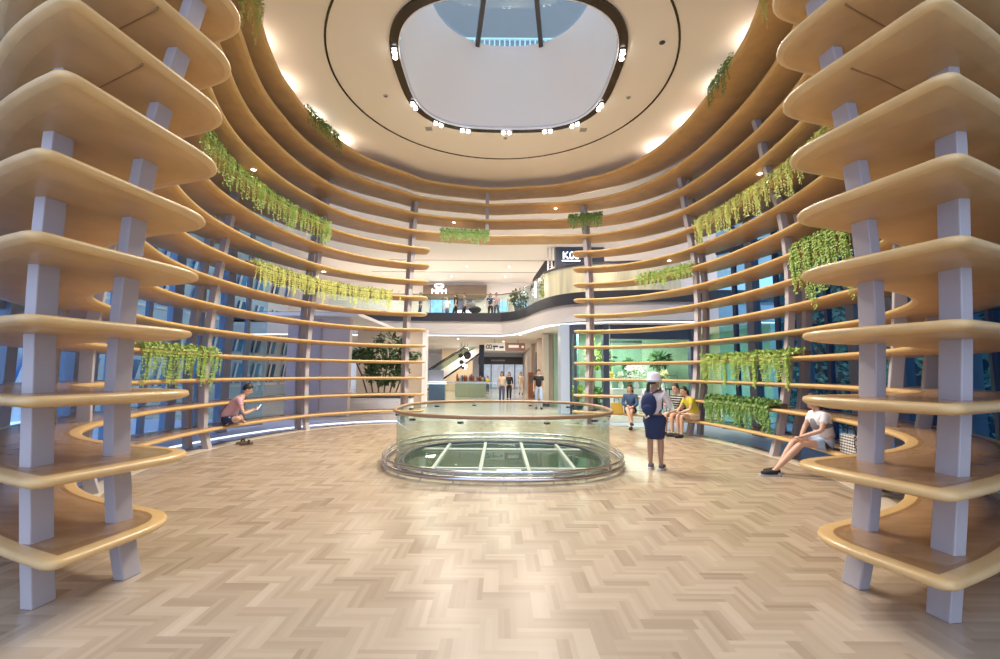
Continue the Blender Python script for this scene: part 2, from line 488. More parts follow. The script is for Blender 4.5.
ma = N('ShaderNodeMath'); ma.operation = 'MULTIPLY_ADD'; ma.inputs[1].default_value = 0.62; L(at.outputs['Fac'], ma.inputs[0])
mb_ = N('ShaderNodeMath'); mb_.operation = 'MULTIPLY'; mb_.inputs[1].default_value = 0.12; L(nz.outputs['Fac'], mb_.inputs[0])
L(mb_.outputs[0], ma.inputs[2]); L(ma.outputs[0], mixf.inputs[2])
rp = N('ShaderNodeValToRGB'); e = rp.color_ramp.elements
e[0].position = 0.0; e[0].color = (0.20, 0.14, 0.092, 1); e[1].position = 1.0; e[1].color = (0.53, 0.435, 0.325, 1)
q = e.new(0.12); q.color = (0.305, 0.23, 0.16, 1); q = e.new(0.55); q.color = (0.425, 0.34, 0.245, 1)
L(mixf.outputs[0], rp.inputs[0]); L(rp.outputs[0], b.inputs['Base Color'])
m5 = N('ShaderNodeMath'); m5.operation = 'FRACT'; L(m4.outputs[0], m5.inputs[0])
bp = N('ShaderNodeBump'); bp.inputs['Strength'].default_value = 0.04; L(nz.outputs['Fac'], bp.inputs['Height']); L(bp.outputs[0], b.inputs['Normal'])

def floor_ok(x, y):
    if y < 4.6 and abs(x) < 8.5: return True
    s_, ph, r = polar(x, y)
    if r < bench_r(ph, s_) + 0.42 and y < 14.6: return True
    return abs(x) < 2.5 and 13 < y < 14.9
vs, fs, uvs, att = [], [], [], []
PW = 0.115
rnd = random.Random(3)
def quad(x0, y0, x1, y1, horiz, pid):
    o = len(vs); vs.extend([(x0, y0, 0), (x1, y0, 0), (x1, y1, 0), (x0, y1, 0)]); fs.append((o, o + 1, o + 2, o + 3)); att.append(pid)
def plank(x0, y0, x1, y1, horiz):
    xc, yc = (x0 + x1) / 2, (y0 + y1) / 2
    if not floor_ok(xc, yc): return
    pid = rnd.betavariate(2.2, 2.0)
    near = any(in_oval(x, y, GA + 0.06, GB + 0.06) for x in (x0, x1, xc) for y in (y0, y1, yc))
    cells = [(x0, y0, x1, y1)]
    if near:
        nx, ny = (9, 3) if horiz else (3, 9)
        cells = []
        for i in range(nx):
            for j in range(ny):
                a = (x0 + (x1 - x0) * i / nx, y0 + (y1 - y0) * j / ny, x0 + (x1 - x0) * (i + 1) / nx, y0 + (y1 - y0) * (j + 1) / ny)
                if not in_oval((a[0] + a[2]) / 2, (a[1] + a[3]) / 2, GA + 0.02, GB + 0.02): cells.append(a)
    off = rnd.random() * 10
    for a in cells:
        quad(*a, horiz, pid)
        for (x, y) in ((a[0], a[1]), (a[2], a[1]), (a[2], a[3]), (a[0], a[3])):
            u, v = ((x - x0), (y - y0) / PW) if horiz else ((y - y0), (x - x0) / PW)
            uvs.append((u + off, v))
for j in range(-26, 134):
    for i in range(-78, 78):
        mm = (i - j) % 6
        if mm == 0: plank(i * PW, j * PW, (i + 3) * PW, (j + 1) * PW, True)
        elif mm == 5: plank(i * PW, j * PW, (i + 1) * PW, (j + 3) * PW, False)
me = bpy.data.meshes.new('floor'); me.from_pydata(vs, [], fs); me.materials.append(fm)
ul = me.uv_layers.new(name='grain'); ul.data.foreach_set('uv', [c for p in uvs for c in p])
al = me.attributes.new('plank', 'FLOAT', 'FACE'); al.data.foreach_set('value', att)
fo = struct(bpy.data.objects.new('floor', me)); COL.objects.link(fo)

M['tile'] = mat('daylight_blue_tile', (0.60, 0.66, 0.90), 0.32, noise=0.06, nscale=(1, 1, 1))  # blue of window daylight and reflections is put into the tile's base colour
M['tile_pale'] = mat('pale_polished_tile', (0.66, 0.60, 0.52), 0.14, noise=0.05, nscale=(1, 1, 1))
# outer tile floor with the oval pit left open, then the pale concourse floor
m = MB(); lo = oval(GA, GB, 96)
rect = []
for (x, y) in lo:
    dx, dy = x - GX, y - GY; t = min(14 / (abs(dx) + 1e-6), (10.4 if dy < 0 else 6.4) / (abs(dy) + 1e-6)); rect.append((GX + dx * t, GY + dy * t))
n = 96; pts = [(x, y, -0.02) for x, y in lo + rect]
m.add(pts, [(i, (i + 1) % n, n + (i + 1) % n, n + i) for i in range(n)])
m.add([(x, y, -0.3) for x, y in lo] + [(x, y, -0.02) for x, y in lo], [(i, (i + 1) % n, n + (i + 1) % n, n + i) for i in range(n)])
struct(m.build('floor', M['tile']))
m = MB(); m.box((0, 42.5, -0.06), (40, 55, 0.1)); struct(m.build('floor', M['tile_pale']))
# curved border strip where the parquet stops under the bench
m = MB()
for side in (-1, 1):
    path = [pt(side, ph, bench_r(ph, side) + 0.28) for ph in [34 + 2 * i for i in range(62)]]
    if side > 0: path = path[::-1]
    m.strip(path, -0.02, 0.006, 0.26)
struct(m.build('trim_1', mat('cream_stone', (0.72, 0.62, 0.47), 0.2)))
m = MB()
for side in (-1,):
    path = [pt(side, ph, bench_r(ph, side) + 1.05) for ph in [60 + 2 * i for i in range(47)]]
    m.strip(path, -0.02, 0.004, 0.035)
struct(m.build('trim_2', M['led']))

# ------------------------------------------------------------------ pit below the glazed oval
m = MB(); lo = oval(GA, GB, 64); m.strip(lo, -3.2, -0.04, 0.1, closed=True)
struct(m.build('wall_pit', mat('pit_wall_paint', (0.50, 0.52, 0.44), 0.5)))
m = MB(); m.prism(oval(GA + 0.2, GB + 0.2, 48), -3.3, -3.2); struct(m.build('floor', mat('lower_floor_stone', (0.52, 0.54, 0.44), 0.25)))
pl = tag(empty('light_panel', (GX - 0.1, GY + 0.6, -3.19)), 'glowing white panel far down inside the glazed oval', 'light')
mm = MB(); mm.box((0, 0, 0.03), (0.9, 0.16, 0.04)); mm.build('diffuser', M['lamp'], pl)
mm = MB(); mm.box((0, 0, 0.005), (1.0, 0.26, 0.03)); mm.build('frame', M['dark'], pl)

rail = tag(empty('glass_balustrade', (GX, GY, 0)), 'oval glass balustrade with brown handrail around the floor skylight', 'balustrade')
def loc(path, z): return [(x - GX, y - GY, z) for x, y in path]
mm = MB()
mm.tube(loc(oval(GA + 0.20, GB + 0.20, 96), 0.07), 0.035, 8, closed=True)
mm.tube(loc(oval(GA + 0.20, GB + 0.20, 96), 0.17), 0.022, 8, closed=True)
o = mm.build('kerb_tube', M['steel'], rail); o['label'] = 'polished steel kerb tube'
mm = MB(); p = [(x - GX, y - GY) for x, y in oval(GA + 0.02, GB + 0.02, 96)]
mm.strip(p, 0.0, 0.05, -0.17, closed=True)
mm.build('kerb', mat('kerb_metal', (0.16, 0.155, 0.16), 0.25, metal=0.6), rail)
for i in range(24):
    mm = MB(); x, y = oval(GA + 0.20, GB + 0.20, 24)[i]; mm.tube([(x - GX, y - GY, 0.0), (x - GX, y - GY, 0.16)], 0.014, 6)
    mm.build('kerb_stanchion', M['steel'], rail)
allp = [(x - GX, y - GY) for x, y in oval(GA - 0.02, GB - 0.02, 120)]
for g in range(12):
    seg = allp[g * 10: g * 10 + 11]
    if g == 11: seg = allp[110:] + allp[:1]
    a, b_ = Vector(seg[0]), Vector(seg[1]); seg = [tuple(a + (b_ - a) * 0.05)] + seg[1:]
    mm = MB(); mm.strip(seg, 0.05, 0.90, 0.014); mm.build('glass_panel', M['glass'], rail)
mm = MB(); mm.tube([(x, y, 0.925) for x, y in [(u - GX, v - GY) for u, v in oval(GA + 0.03, GB + 0.03, 96)]], 0.032, 10, closed=True)
mm.build('handrail', M['bronze'], rail)
for g in range(12):
    x, y = allp[(g * 10 + 5) % 120]; l = math.hypot(x, y)
    mm = MB(); mm.box((x, y, 0.84), (0.07, 0.07, 0.03), math.atan2(y, x)); mm.build('rail_clamp', M['dark'], rail)
sky = tag(empty('floor_skylight', (GX, GY, 0)), 'flat oval floor skylight with slim glazing beams inside the balustrade', 'skylight')
mm = MB(); mm.prism([(x - GX, y - GY) for x, y in oval(GA - 0.06, GB - 0.06, 64)], -0.05, -0.03); mm.build('glass_pane', M['floorglass'], sky)
for xb in (-1.15, -0.37, 0.42, 1.18):
    h = GB * (1 - (abs(xb) / GA) ** GN) ** (1 / GN) - 0.08
    mm = MB(); mm.box((xb, 0, -0.0), (0.06, 2 * h, 0.06)); mm.build('glazing_beam', mat('beam_grey', (0.45, 0.47, 0.44), 0.35), sky)
for yb in (-0.95, 0.95):
    h = GA * (1 - (abs(yb) / GB) ** GN) ** (1 / GN) - 0.1
    mm = MB(); mm.box((0, yb, -0.005), (2 * h, 0.04, 0.03)); mm.build('cross_bar', M['cream'], sky)
mm = MB(); mm.tube(loc(oval(GA - 0.12, GB - 0.12, 96), 0.03), 0.03, 8, closed=True); mm.build('inner_frame', M['dark'], sky)
# ------------------------------------------------------------------ ceiling with track, funnel and skylight
ZC = 7.78
OX, OY, OA, OB, OE = 0.12, 8.85, 2.16, 2.06, 3.0
n = 96
def oo(a, b): return oval(a, b, n, OE, OX, OY)
lo = oo(OA, OB); rect = []
for (x, y) in lo:
    dx, dy = x - OX, y - OY; t = min(8.3 / (abs(dx) + 1e-6), (9.5 if dy < 0 else 7.4) / (abs(dy) + 1e-6)); rect.append((OX + dx * t, OY + dy * t))
m = MB()
for z in (ZC, ZC + 0.25):
    m.add([(x, y, z) for x, y in lo + rect], [(i, (i + 1) % n, n + (i + 1) % n, n + i) for i in range(n)])
struct(m.build('ceiling', M['cream'], fixn=False))
m = MB(); m.box((0, OY + 7.4 + 15, ZC + 0.125), (30, 30, 0.25)); struct(m.build('ceiling', M['cream']))
def circ(cx, cy, r, n=120): return [(cx + r * math.cos(2 * PI * i / n), cy + r * math.sin(2 * PI * i / n)) for i in range(n)]
m = MB(); m.strip(circ(0, 9.05, 3.5), ZC - 0.012, ZC + 0.02, 0.04, closed=True); struct(m.build('trim_3', M['black']))
track = tag(empty('lighting_track', (OX, OY, ZC)), 'glossy black track around the rounded square ceiling opening', 'lighting track')
mm = MB(); mm.strip([(x - OX, y - OY) for x, y in oo(OA - 0.02, OB - 0.02)], -0.05, -0.003, 0.17, closed=True); mm.build('channel', M['black'], track)
mm = MB(); mm.strip([(x - OX, y - OY) for x, y in oo(OA - 0.035, OB - 0.035)], -0.055, -0.003, 0.02, closed=True); mm.build('edge_lip', M['white'], track)
# white funnel up to the roof glass
SX, SY, SA, SB, SZ = 0.16, 8.35, 1.68, 1.72, 9.35
m = MB(); lp = []
for q in range(7):
    t = q / 6; z = ZC + (SZ - ZC) * t
    e_ = OE + (2.3 - OE) * t
    lp.append([(x, y, z) for x, y in oval(OA - 0.05 + (SA - OA + 0.05) * t, OB - 0.05 + (SB - OB + 0.05) * t, n, e_, OX + (SX - OX) * t, OY + (SY - OY) * t)])
m.add([v for l_ in lp for v in l_], [(q * n + i, q * n + (i + 1) % n, (q + 1) * n + (i + 1) % n, (q + 1) * n + i) for q in range(6) for i in range(n)], 0, True)
m.add([(x, y, SZ) for x, y in oval(SA, SB, n, 2.3, SX, SY)] + [(x * 1.6 - SX * .6, y * 1.6 - SY * .6, SZ) for x, y in oval(SA, SB, n, 2.3, SX, SY)],
      [(i, (i + 1) % n, n + (i + 1) % n, n + i) for i in range(n)])
struct(m.build('ceiling', M['white'], fixn=False))
win = MB(); win.prism(oval(SA + 0.05, SB + 0.05, 64, 2.3, SX, SY), SZ + 0.02, SZ + 0.04)
w1 = struct(win.build('window_1', M['shopglass']))
for xa, xb in ((-0.60, -0.12), (0.93, 0.42)):
    mm = MB(); a = Vector((xa, SY + SB, SZ)); c = Vector((xb, SY - SB * 0.9, SZ)); d = c - a
    mm.box((a + c) / 2, (0.10, d.length, 0.16), math.atan2(d.y, d.x) - PI / 2)
    mm.build('mullion', M['dark'], w1)
# the tower above the roof glass
tw = tag(empty('tower_balcony', (0, 17, 13)), 'pale glazed balcony with railing of the tower seen through the roof skylight', 'balcony')
mm = MB(); mm.box((0, 0, 0.75), (9, 0.2, 1.5)); mm.build('parapet', mat('pale_glazing', (0.72, 0.86, 1.0), 0.3), tw)
mm = MB()
for i in range(46): mm.box((-4.5 + i * 0.2, -0.13, 0.75), (0.025, 0.04, 1.5))
mm.build('glazing_rib', M['bluegrey'], tw)
mm = MB()
for i in range(40): mm.box((-4 + i * 0.205, 0, 1.78), (0.05, 0.05, 0.5))
mm.box((0, 0, 2.0), (9, 0.07, 0.06)); mm.build('railing', mat('pale_railing', (0.6, 0.85, 0.9), 0.4), tw)
mm = MB(); mm.box((0, 1.6, 7), (16, 0.4, 12)); mm.build('facade', mat('grey_facade', (0.20, 0.195, 0.19), 0.5), tw)

# small ceiling fittings
def spot_pair(x, y, z, ang, label, grp='spotlights in the black ceiling track'):
    t = tag(empty('spotlight', (x, y, z), ang), label, 'spotlight', grp)
    for s_ in (-1, 1):
        mm = MB(); mm.lathe((0.075 * s_, 0, -0.03), [(0.035, 0), (0.05, -0.03), (0.045, -0.045)], 12); mm.build('lamp_head', M['lamp'], t)
    mm = MB(); mm.box((0, 0, -0.01), (0.3, 0.1, 0.03)); mm.build('bracket', M['steel'], t)
tr = oo(OA + 0.06, OB + 0.06)
for ii in (93, 5, 13, 19, 24, 29, 35, 43, 51):
    x, y = tr[ii]; nx, ny = normals2(tr, True)[ii]
    spot_pair(x, y, ZC - 0.05, math.atan2(ny, nx) + PI / 2, 'small twin spotlight set in the black ceiling track')
for x, y, lb in ((-1.86, 10.95, 'square grey ceiling vent left of the skylight opening'), (2.08, 10.95, 'square grey ceiling vent right of the skylight opening')):
    t = tag(empty('ceiling_vent', (x, y, ZC)), lb, 'vent')
    mm = MB(); mm.box((0, 0, -0.008), (0.2, 0.2, 0.012)); mm.build('frame', M['cream'], t)
    mm = MB()
    for i in range(5): mm.box((0, -0.07 + i * 0.035, -0.016), (0.17, 0.016, 0.01))
    mm.build('grille', mat('vent_grey', (0.32, 0.3, 0.28), 0.5), t)
for x, y, lb in ((3.0, 7.9, 'tiny black ceiling sensor on the right of the opening'), (2.85, 9.6, 'small grey ceiling speaker on the right of the opening'), (-2.62, 9.6, 'small grey ceiling speaker on the left of the opening'), (0.1, 11.4, 'small grey ceiling speaker beyond the far track edge')):
    t = tag(empty('ceiling_sensor', (x, y, ZC)), lb, 'sensor')
    mm = MB(); mm.lathe((0, 0, 0), [(0.055, 0), (0.055, -0.012), (0.03, -0.02)], 14); mm.build('housing', M['dark'] if 'black' in lb else mat('speaker_grey', (0.5, 0.47, 0.43), 0.6), t)
    mm = MB(); mm.lathe((0, 0, -0.02), [(0.025, 0), (0.018, -0.008)], 10); mm.build('cap', M['dark'], t)

# ------------------------------------------------------------------ side glazing behind the shelves
wn = 1
M['navy2'] = mat('blue_metal', (0.07, 0.10, 0.20), 0.35)
def facade(side, glass, phis, r0=7.6):
    global wn
    P = [pt(side, ph, r0 + (0.25 if 85 < ph < 110 else 0)) for ph in phis]
    for i in range(len(P) - 1):
        wn += 1
        a, b_ = Vector((*P[i], 0)), Vector((*P[i + 1], 0)); d = b_ - a; an = math.atan2(d.y, d.x); c = (a + b_) / 2
        mm = MB(); mm.box((a.x, a.y, 3.9), (0.20, 0.30, 7.8), an, 1)
        for z in (0.12, 2.55, 5.1, 7.6): mm.box((c.x, c.y, z), (d.length, 0.09, 0.12), an, 0)
        q = a + d * 0.5; mm.box((q.x, q.y, 3.9), (0.09, 0.12, 7.6), an, 0)
        
        o = struct(mm.build('window_%d' % wn, [M['navy2'] if side > 0 else M['bluegrey'], M['bluegrey']]))
        mm = MB(); mm.box((c.x, c.y, 3.9), (d.length, 0.02, 7.6), an); mm.build('pane', glass, o)
facade(-1, M['blueglass'], [36, 48, 60, 72, 83, 93, 103, 112, 121])
facade(1, M['tealglass'], [36, 48, 60, 72, 83, 93, 103, 112, 120])
# office block outside on the left: bright blue windows in pale frames
ob = tag(empty('office_building', (-14.5, 14, 0)), 'pale blue office block outside the left glazing', 'building')
mm = MB(); mm.box((-1.2, 0, 7), (2, 44, 14)); mm.build('wall', mat('pale_blue_wall', (0.60, 0.72, 0.86), 0.5), ob)
for i in range(21):
    for j in range(5):
        y = -18.5 + i * 1.85; z = 0.9 + j * 1.75
        mm = MB()
        mm.add([(-0.15, y - 0.5, z), (-0.15, y + 0.35, z), (-0.15, y + 0.7, z + 1.1), (-0.15, y - 0.15, z + 1.1)], [(0, 1, 2, 3)])
        mm.add([(-0.05, y - 0.5, z), (-0.05, y - 0.3, z), (-0.05, y + 0.05, z + 1.1), (-0.05, y - 0.15, z + 1.1)], [(0, 1, 2, 3)], 1)
        mm.box((-0.18, y + 0.1, z - 0.15), (0.14, 1.4, 0.12), 0, 1)
        o = mm.build('window', [mat('window_blue', (0.10, 0.36, 0.72), 0.15) if (i + j) % 3 else mat('window_deep', (0.03, 0.12, 0.30), 0.15), M['white']], ob)
# planted wall outside on the right
M['leafteal'] = mat('ivy_leaf', (0.16, 0.36, 0.28), 0.5, color2=(0.42, 0.70, 0.58), noise=0.3, nscale=(2, 2, 2))
mm = MB(); rr = random.Random(5)
for i in range(9000):
    ph = rr.uniform(34, 120); z = rr.uniform(0.1, 6.5) ; x, y = pt(1, ph, 11.0 + rr.uniform(-0.25, 0.25))
    s_ = rr.uniform(0.07, 0.15)
    u = Vector((rr.uniform(-1, 1), rr.uniform(-1, 1), rr.uniform(-1, 1))).normalized(); v = u.cross(Vector((rr.uniform(-1, 1), rr.uniform(-1, 1), 0.3))).normalized()
    c = Vector((x, y, z)); mm.add([c - u * s_, c + v * s_ * 0.5, c + u * s_, c - v * s_ * 0.5], [(0, 1, 2, 3)])
tag(mm.build('ivy', M['leafteal'], fixn=False), 'dense green ivy climbing the wall outside the right glazing', 'ivy', kind='stuff')
mm = MB(); path = [pt(1, ph, 11.5) for ph in range(30, 123, 4)]; mm.strip(path, -0.02, 7, 0.2); struct(mm.build('wall_garden', mat('garden_wall', (0.03, 0.09, 0.16), 0.8)))
# ------------------------------------------------------------------ mall concourse behind the passage
def wallbox(name, c, d, m_, rz=0):
    mm = MB(); mm.box(c, d, rz); return struct(mm.build(name, m_))
EDGE = [(-16, 24.2), (-6, 24.2), (-0.6, 24.2), (0.2, 24.0), (0.85, 23.2), (1.25, 22.0), (1.55, 20.6), (1.95, 19.2), (2.5, 18.2), (3.3, 17.6), (4.6, 17.2), (7, 17.0), (16, 17.0)]
def dens(path, n=6):
    out = []
    for i in range(len(path) - 1):
        p0, p1, p2, p3 = [Vector(path[max(0, min(len(path) - 1, i + j))]) for j in (-1, 0, 1, 2)]
        for q in range(n):
            t = q / n; out.append(tuple(0.5 * (2 * p1 + (p2 - p0) * t + (2 * p0 - 5 * p1 + 4 * p2 - p3) * t * t + (3 * p1 - p0 - 3 * p2 + p3) * t ** 3)))
    return out + [path[-1]]
ed = dens(EDGE)
M['bulk'] = mat('bulkhead_white', (0.82, 0.78, 0.76), 0.6)
M['ceil2'] = mat('concourse_ceiling', (0.78, 0.73, 0.68), 0.7)
mm = MB(); mm.prism(ed + [(16, 48), (-16, 48)], 4.2, 4.74); struct(mm.build('floor', M['ceil2']))
mm = MB(); mm.strip(ed, 4.32, 4.78, 0.03); struct(mm.build('trim_4', M['dark']))
mm = MB(); mm.strip(ed, 3.62, 4.32, -0.10); struct(mm.build('trim_5', M['bulk']))
mm = MB(); mm.strip([(x, y + 0.35) for x, y in ed], 3.55, 3.60, 0.06); struct(mm.build('trim_6', M['led']))
mm = MB(); mm.prism([(x, y + 0.2) for x, y in ed] + [(16, 48), (-16, 48)], 3.48, 3.54); struct(mm.build('ceiling', M['ceil2']))
# upper floor glass balustrade with handrail
bal = tag(empty('upper_balustrade', (0, 22, 4.78)), 'glass balustrade with slim handrail along the upper floor edge', 'balustrade')
for a in range(0, len(ed) - 4, 4):
    seg = [(x, y + 0.12 - 22) for x, y in ed[a:a + 5]]
    if seg[-1][0] < -7 or seg[0][0] > 1.6: continue
    mm = MB(); mm.strip(seg, 0.0, 1.0, 0.015); mm.build('glass_panel', M['shopglass'], bal)
mm = MB(); mm.tube([(x, y + 0.12 - 22, 1.03) for x, y in ed[4:-4] if x < 1.8], 0.03, 6); mm.build('handrail', M['bronze'], bal)
# upper back wall, shopfronts
wallbox('wall_back', (0, 31, 6.3), (34, 0.3, 3.2), M['cream'])
mm = MB(); mm.strip([(-8, 24.6), (7, 24.6)], ZC - 0.01, ZC + 0.02, 0.05); struct(mm.build('trim_7', M['dark']))
mm = MB(); mm.strip([(-8, 27.6), (7, 27.6)], ZC - 0.01, ZC + 0.02, 0.08); struct(mm.build('trim_8', M['dark']))
def text(body, size, m_, parent, loc_, rot, name='lettering', ext=0.02):
    c = bpy.data.curves.new(name, 'FONT'); c.body = body; c.size = size; c.extrude = ext; c.align_x = 'CENTER'
    o = bpy.data.objects.new(name, c); COL.objects.link(o)
    dg = bpy.context.evaluated_depsgraph_get(); me_ = bpy.data.meshes.new_from_object(o.evaluated_get(dg))
    bpy.data.objects.remove(o); o = bpy.data.objects.new(name, me_); COL.objects.link(o); o.data.materials.clear(); o.data.materials.append(m_)
    o.location = loc_; o.rotation_euler = rot; o.parent = parent; return o
M['signbrown'] = mat('brown_sign_band', (0.20, 0.15, 0.11), 0.5, noise=0.15, nscale=(0.6, 6, 6))
M['glowwhite'] = mat('lit_letters', (1, 1, 1), 0.5, emit=(0.9, 0.97, 1), estr=2.2)
M['screenblue'] = mat('lit_blue_window', (0.3, 0.6, 0.9), 0.3, emit=(0.35, 0.68, 1.0), estr=0.9, color2=(0.05, 0.2, 0.4), noise=0.4, nscale=(3, 3, 3))
sf = tag(empty('shopfront', (-3.2, 30.6, 4.78)), 'upper floor shopfront with brown fascia and glowing white sign letters', 'shopfront')
mm = MB(); mm.prism([(-2.1, 0), (2.05, 0), (2.25, 0.25), (2.25, 1.0), (-2.1, 1.0)], -0.1, 0.1)
o = mm.build('fascia', M['signbrown'], sf); o.rotation_euler = (PI / 2, 0, 0); o.location = (0, -0.1, 1.75)
mm = MB(); mm.box((-0.75, 0, 0.87), (1.7, 0.06, 1.7)); o = mm.build('display_window', M['screenblue'], sf)
mm = MB(); mm.box((0.75, -0.02, 0.55), (1.1, 0.08, 0.9)); mm.build('lit_counter', M['glowwhite'], sf)
mm = MB(); mm.box((0.75, 0, 1.4), (1.1, 0.06, 0.7)); mm.build('shop_window', mat('dim_window', (0.16, 0.16, 0.26), 0.3), sf)
mm = MB()
for x in (-1.6, -0.75, 0.12, 1.32): mm.box((x, -0.06, 0.87), (0.07, 0.08, 1.75))
mm.build('frame', M['steel'], sf)
text('MPM', 0.52, M['glowwhite'], sf, (-1.0, -0.24, 2.1), (PI / 2, 0, 0))
mm = MB(); mm.tube([(0.3 * math.cos(a) - 1.0, -0.24, 2.66 + 0.12 * math.sin(a)) for a in [i * PI / 10 for i in range(20)]], 0.045, 6, closed=True); mm.build('emblem', M['glowwhite'], sf)
# pillars and panels on the upper floor
t = tag(empty('planter', (1.05, 25.0, 4.78)), 'bushy green plant beside the upper floor balustrade', 'plant')
mm = MB(); mm.lathe((0, 0, 0), [(0.22, 0), (0.3, 0.5), (0.26, 0.5)], 14); mm.build('pot', M['dark'], t)
M['leaf'] = mat('leaf_green', (0.10, 0.22, 0.05), 0.5, color2=(0.20, 0.34, 0.08), noise=0.3, nscale=(4, 4, 4))
M['leafdark'] = mat('leaf_dark_green', (0.035, 0.085, 0.03), 0.5, color2=(0.08, 0.16, 0.05), noise=0.3, nscale=(3, 3, 3))
M['leaflime'] = mat('leaf_lime', (0.30, 0.42, 0.06), 0.5, color2=(0.50, 0.58, 0.12), noise=0.3, nscale=(3, 3, 3))
def bush(c, r, nn, size, seed, flat=1.0, droop=0.0):
    mm = MB(); g = random.Random(seed)
    for i in range(nn):
        d = Vector((g.gauss(0, 1), g.gauss(0, 1), g.gauss(0, 1) * flat)).normalized() * g.uniform(0.35, 1) ** 0.6
        p = Vector(c) + Vector((d.x * r[0], d.y * r[1], d.z * r[2]))
        u = (d + Vector((g.gauss(0, .5), g.gauss(0, .5), g.gauss(0, .4) - droop))).normalized(); v = u.cross(Vector((g.gauss(0, 1), g.gauss(0, 1), 1))).normalized()
        s_ = size * g.uniform(0.6, 1.3)
        mm.add([p - u * s_, p + v * s_ * 0.38 + Vector((0, 0, s_ * .1)), p + u * s_, p - v * s_ * 0.38], [(0, 1, 2, 3)])
    return mm
bush((0, 0, 0.95), (0.55, 0.5, 0.55), 260, 0.14, 3).build('foliage', M['leafdark'], t, fixn=False)
# right upper side: dark slanted panel, navy box with sign
t = tag(empty('stair_panel', (1.9, 24.6, 4.78)), 'dark slanted panel hanging beside the upper right sign wall', 'panel')
mm = MB(); mm.prism([(-0.3, 1.25), (0.45, 2.3), (1.5, 2.98), (0.55, 2.98), (-0.1, 2.0)], -0.06, 0.06); o = mm.build('panel', M['dark'], t); o.rotation_euler = (PI / 2, 0, 0)
mm = MB(); mm.box((0.02, -0.1, 1.35), (0.12, 0.06, 0.9)); mm.build('lit_edge', M['glowwhite'], t)
t = tag(empty('sign_wall', (3.9, 22.0, 4.78)), 'navy wall block with glowing white sign letters on the upper right', 'sign')
mm = MB(); mm.box((0, 0, 1.5), (2.4, 0.5, 2.98)); mm.build('block', M['navy'], t)
mm = MB()
for x in (-1.38, -1.55): mm.box((x, -0.1, 1.5), (0.08, 0.1, 2.98))
mm.build('jamb', M['steel'], t)
mm = MB(); mm.box((-0.45, -0.27, 2.55), (0.95, 0.05, 0.62)); mm.build('sign_board', mat('sign_navy', (0.03, 0.06, 0.12), 0.3), t)
text('K08', 0.52, M['glowwhite'], t, (-0.45, -0.32, 2.38), (PI / 2, 0, 0))
mm = MB(); mm.box((-0.45, -0.31, 2.29), (0.9, 0.03, 0.05)); mm.build('light_bar', M['glowwhite'], t)
t = tag(empty('planter', (2.3, 23.6, 4.78)), 'yellow green plant between the slanted panel and navy sign block', 'plant')
mm = MB(); mm.lathe((0, 0, 0), [(0.2, 0), (0.25, 0.4), (0.2, 0.4)], 12); mm.build('pot', M['dark'], t)
bush((0, 0, 1.3), (0.35, 0.35, 0.7), 160, 0.12, 4).build('foliage', M['leaflime'], t, fixn=False)
# rounded glazed corner on the upper right
t = tag(empty('curved_glazing', (3.2, 19.6, 4.78)), 'rounded pale yellow glazed corner above the dark fascia on the right', 'glazing')
seg = [(x - 3.2, y + 0.25 - 19.6) for x, y in ed if 1.9 < x < 8]
mm = MB(); mm.strip(seg, 0.0, 1.12, 0.04); mm.build('panel', mat('pale_yellow_glazing', (0.80, 0.77, 0.55), 0.2, noise=0.25, nscale=(3, 3, 0.4)), t)
mm = MB(); mm.strip(seg, 1.12, 1.2, 0.08); mm.build('cap_rail', M['dark'], t)
mm = MB(); mm.strip(seg, 0.0, 0.08, 0.03); mm.build('light_strip', mat('warm_strip', (1, .85, .5), .5, emit=(1, 0.8, 0.4), estr=1.5), t)

# ---- ground floor of the concourse
wallbox('wall_right', (2.75, 35, 1.74), (0.9, 26, 3.48), mat('corridor_beige', (0.50, 0.42, 0.34), 0.5))
for y, lb in ((21.9, 'first beige pillar on the right of the corridor'), (25.0, 'second beige pillar on the right of the corridor'), (30, 'third beige pillar on the right of the corridor')):
    t = tag(empty('pillar', (2.2, y, 0)), lb, 'pillar')
    mm = MB(); mm.box((0, 0, 1.73), (0.28, 0.5, 3.44)); mm.build('shaft', mat('pillar_stone', (0.60, 0.50, 0.40), 0.45), t)
    mm = MB(); mm.box((0, 0, 0.06), (0.32, 0.54, 0.12)); mm.build('base', M['dark'], t)
t = tag(empty('wall_screen', (2.2, 27.4, 1.4)), 'dark vertical poster screen on the corridor wall', 'screen')
mm = MB(); mm.box((0, 0, 0.75), (0.12, 1.1, 1.3)); mm.build('frame', M['dark'], t)
mm = MB(); mm.box((-0.065, 0, 0.75), (0.02, 0.4, 1.2)); mm.build('display', M['bluegrey'], t)
t = tag(empty('kiosk', (1.95, 28.6, 0)), 'reddish brown upright kiosk at the corridor wall', 'kiosk')
mm = MB(); mm.box((0, 0, 0.8), (0.35, 0.4, 1.6)); mm.build('body', mat('kiosk_brown', (0.42, 0.17, 0.08), 0.4), t)
mm = MB(); mm.box((0, -0.21, 1.15), (0.25, 0.03, 0.5)); mm.build('panel', M['signbrown'], t)
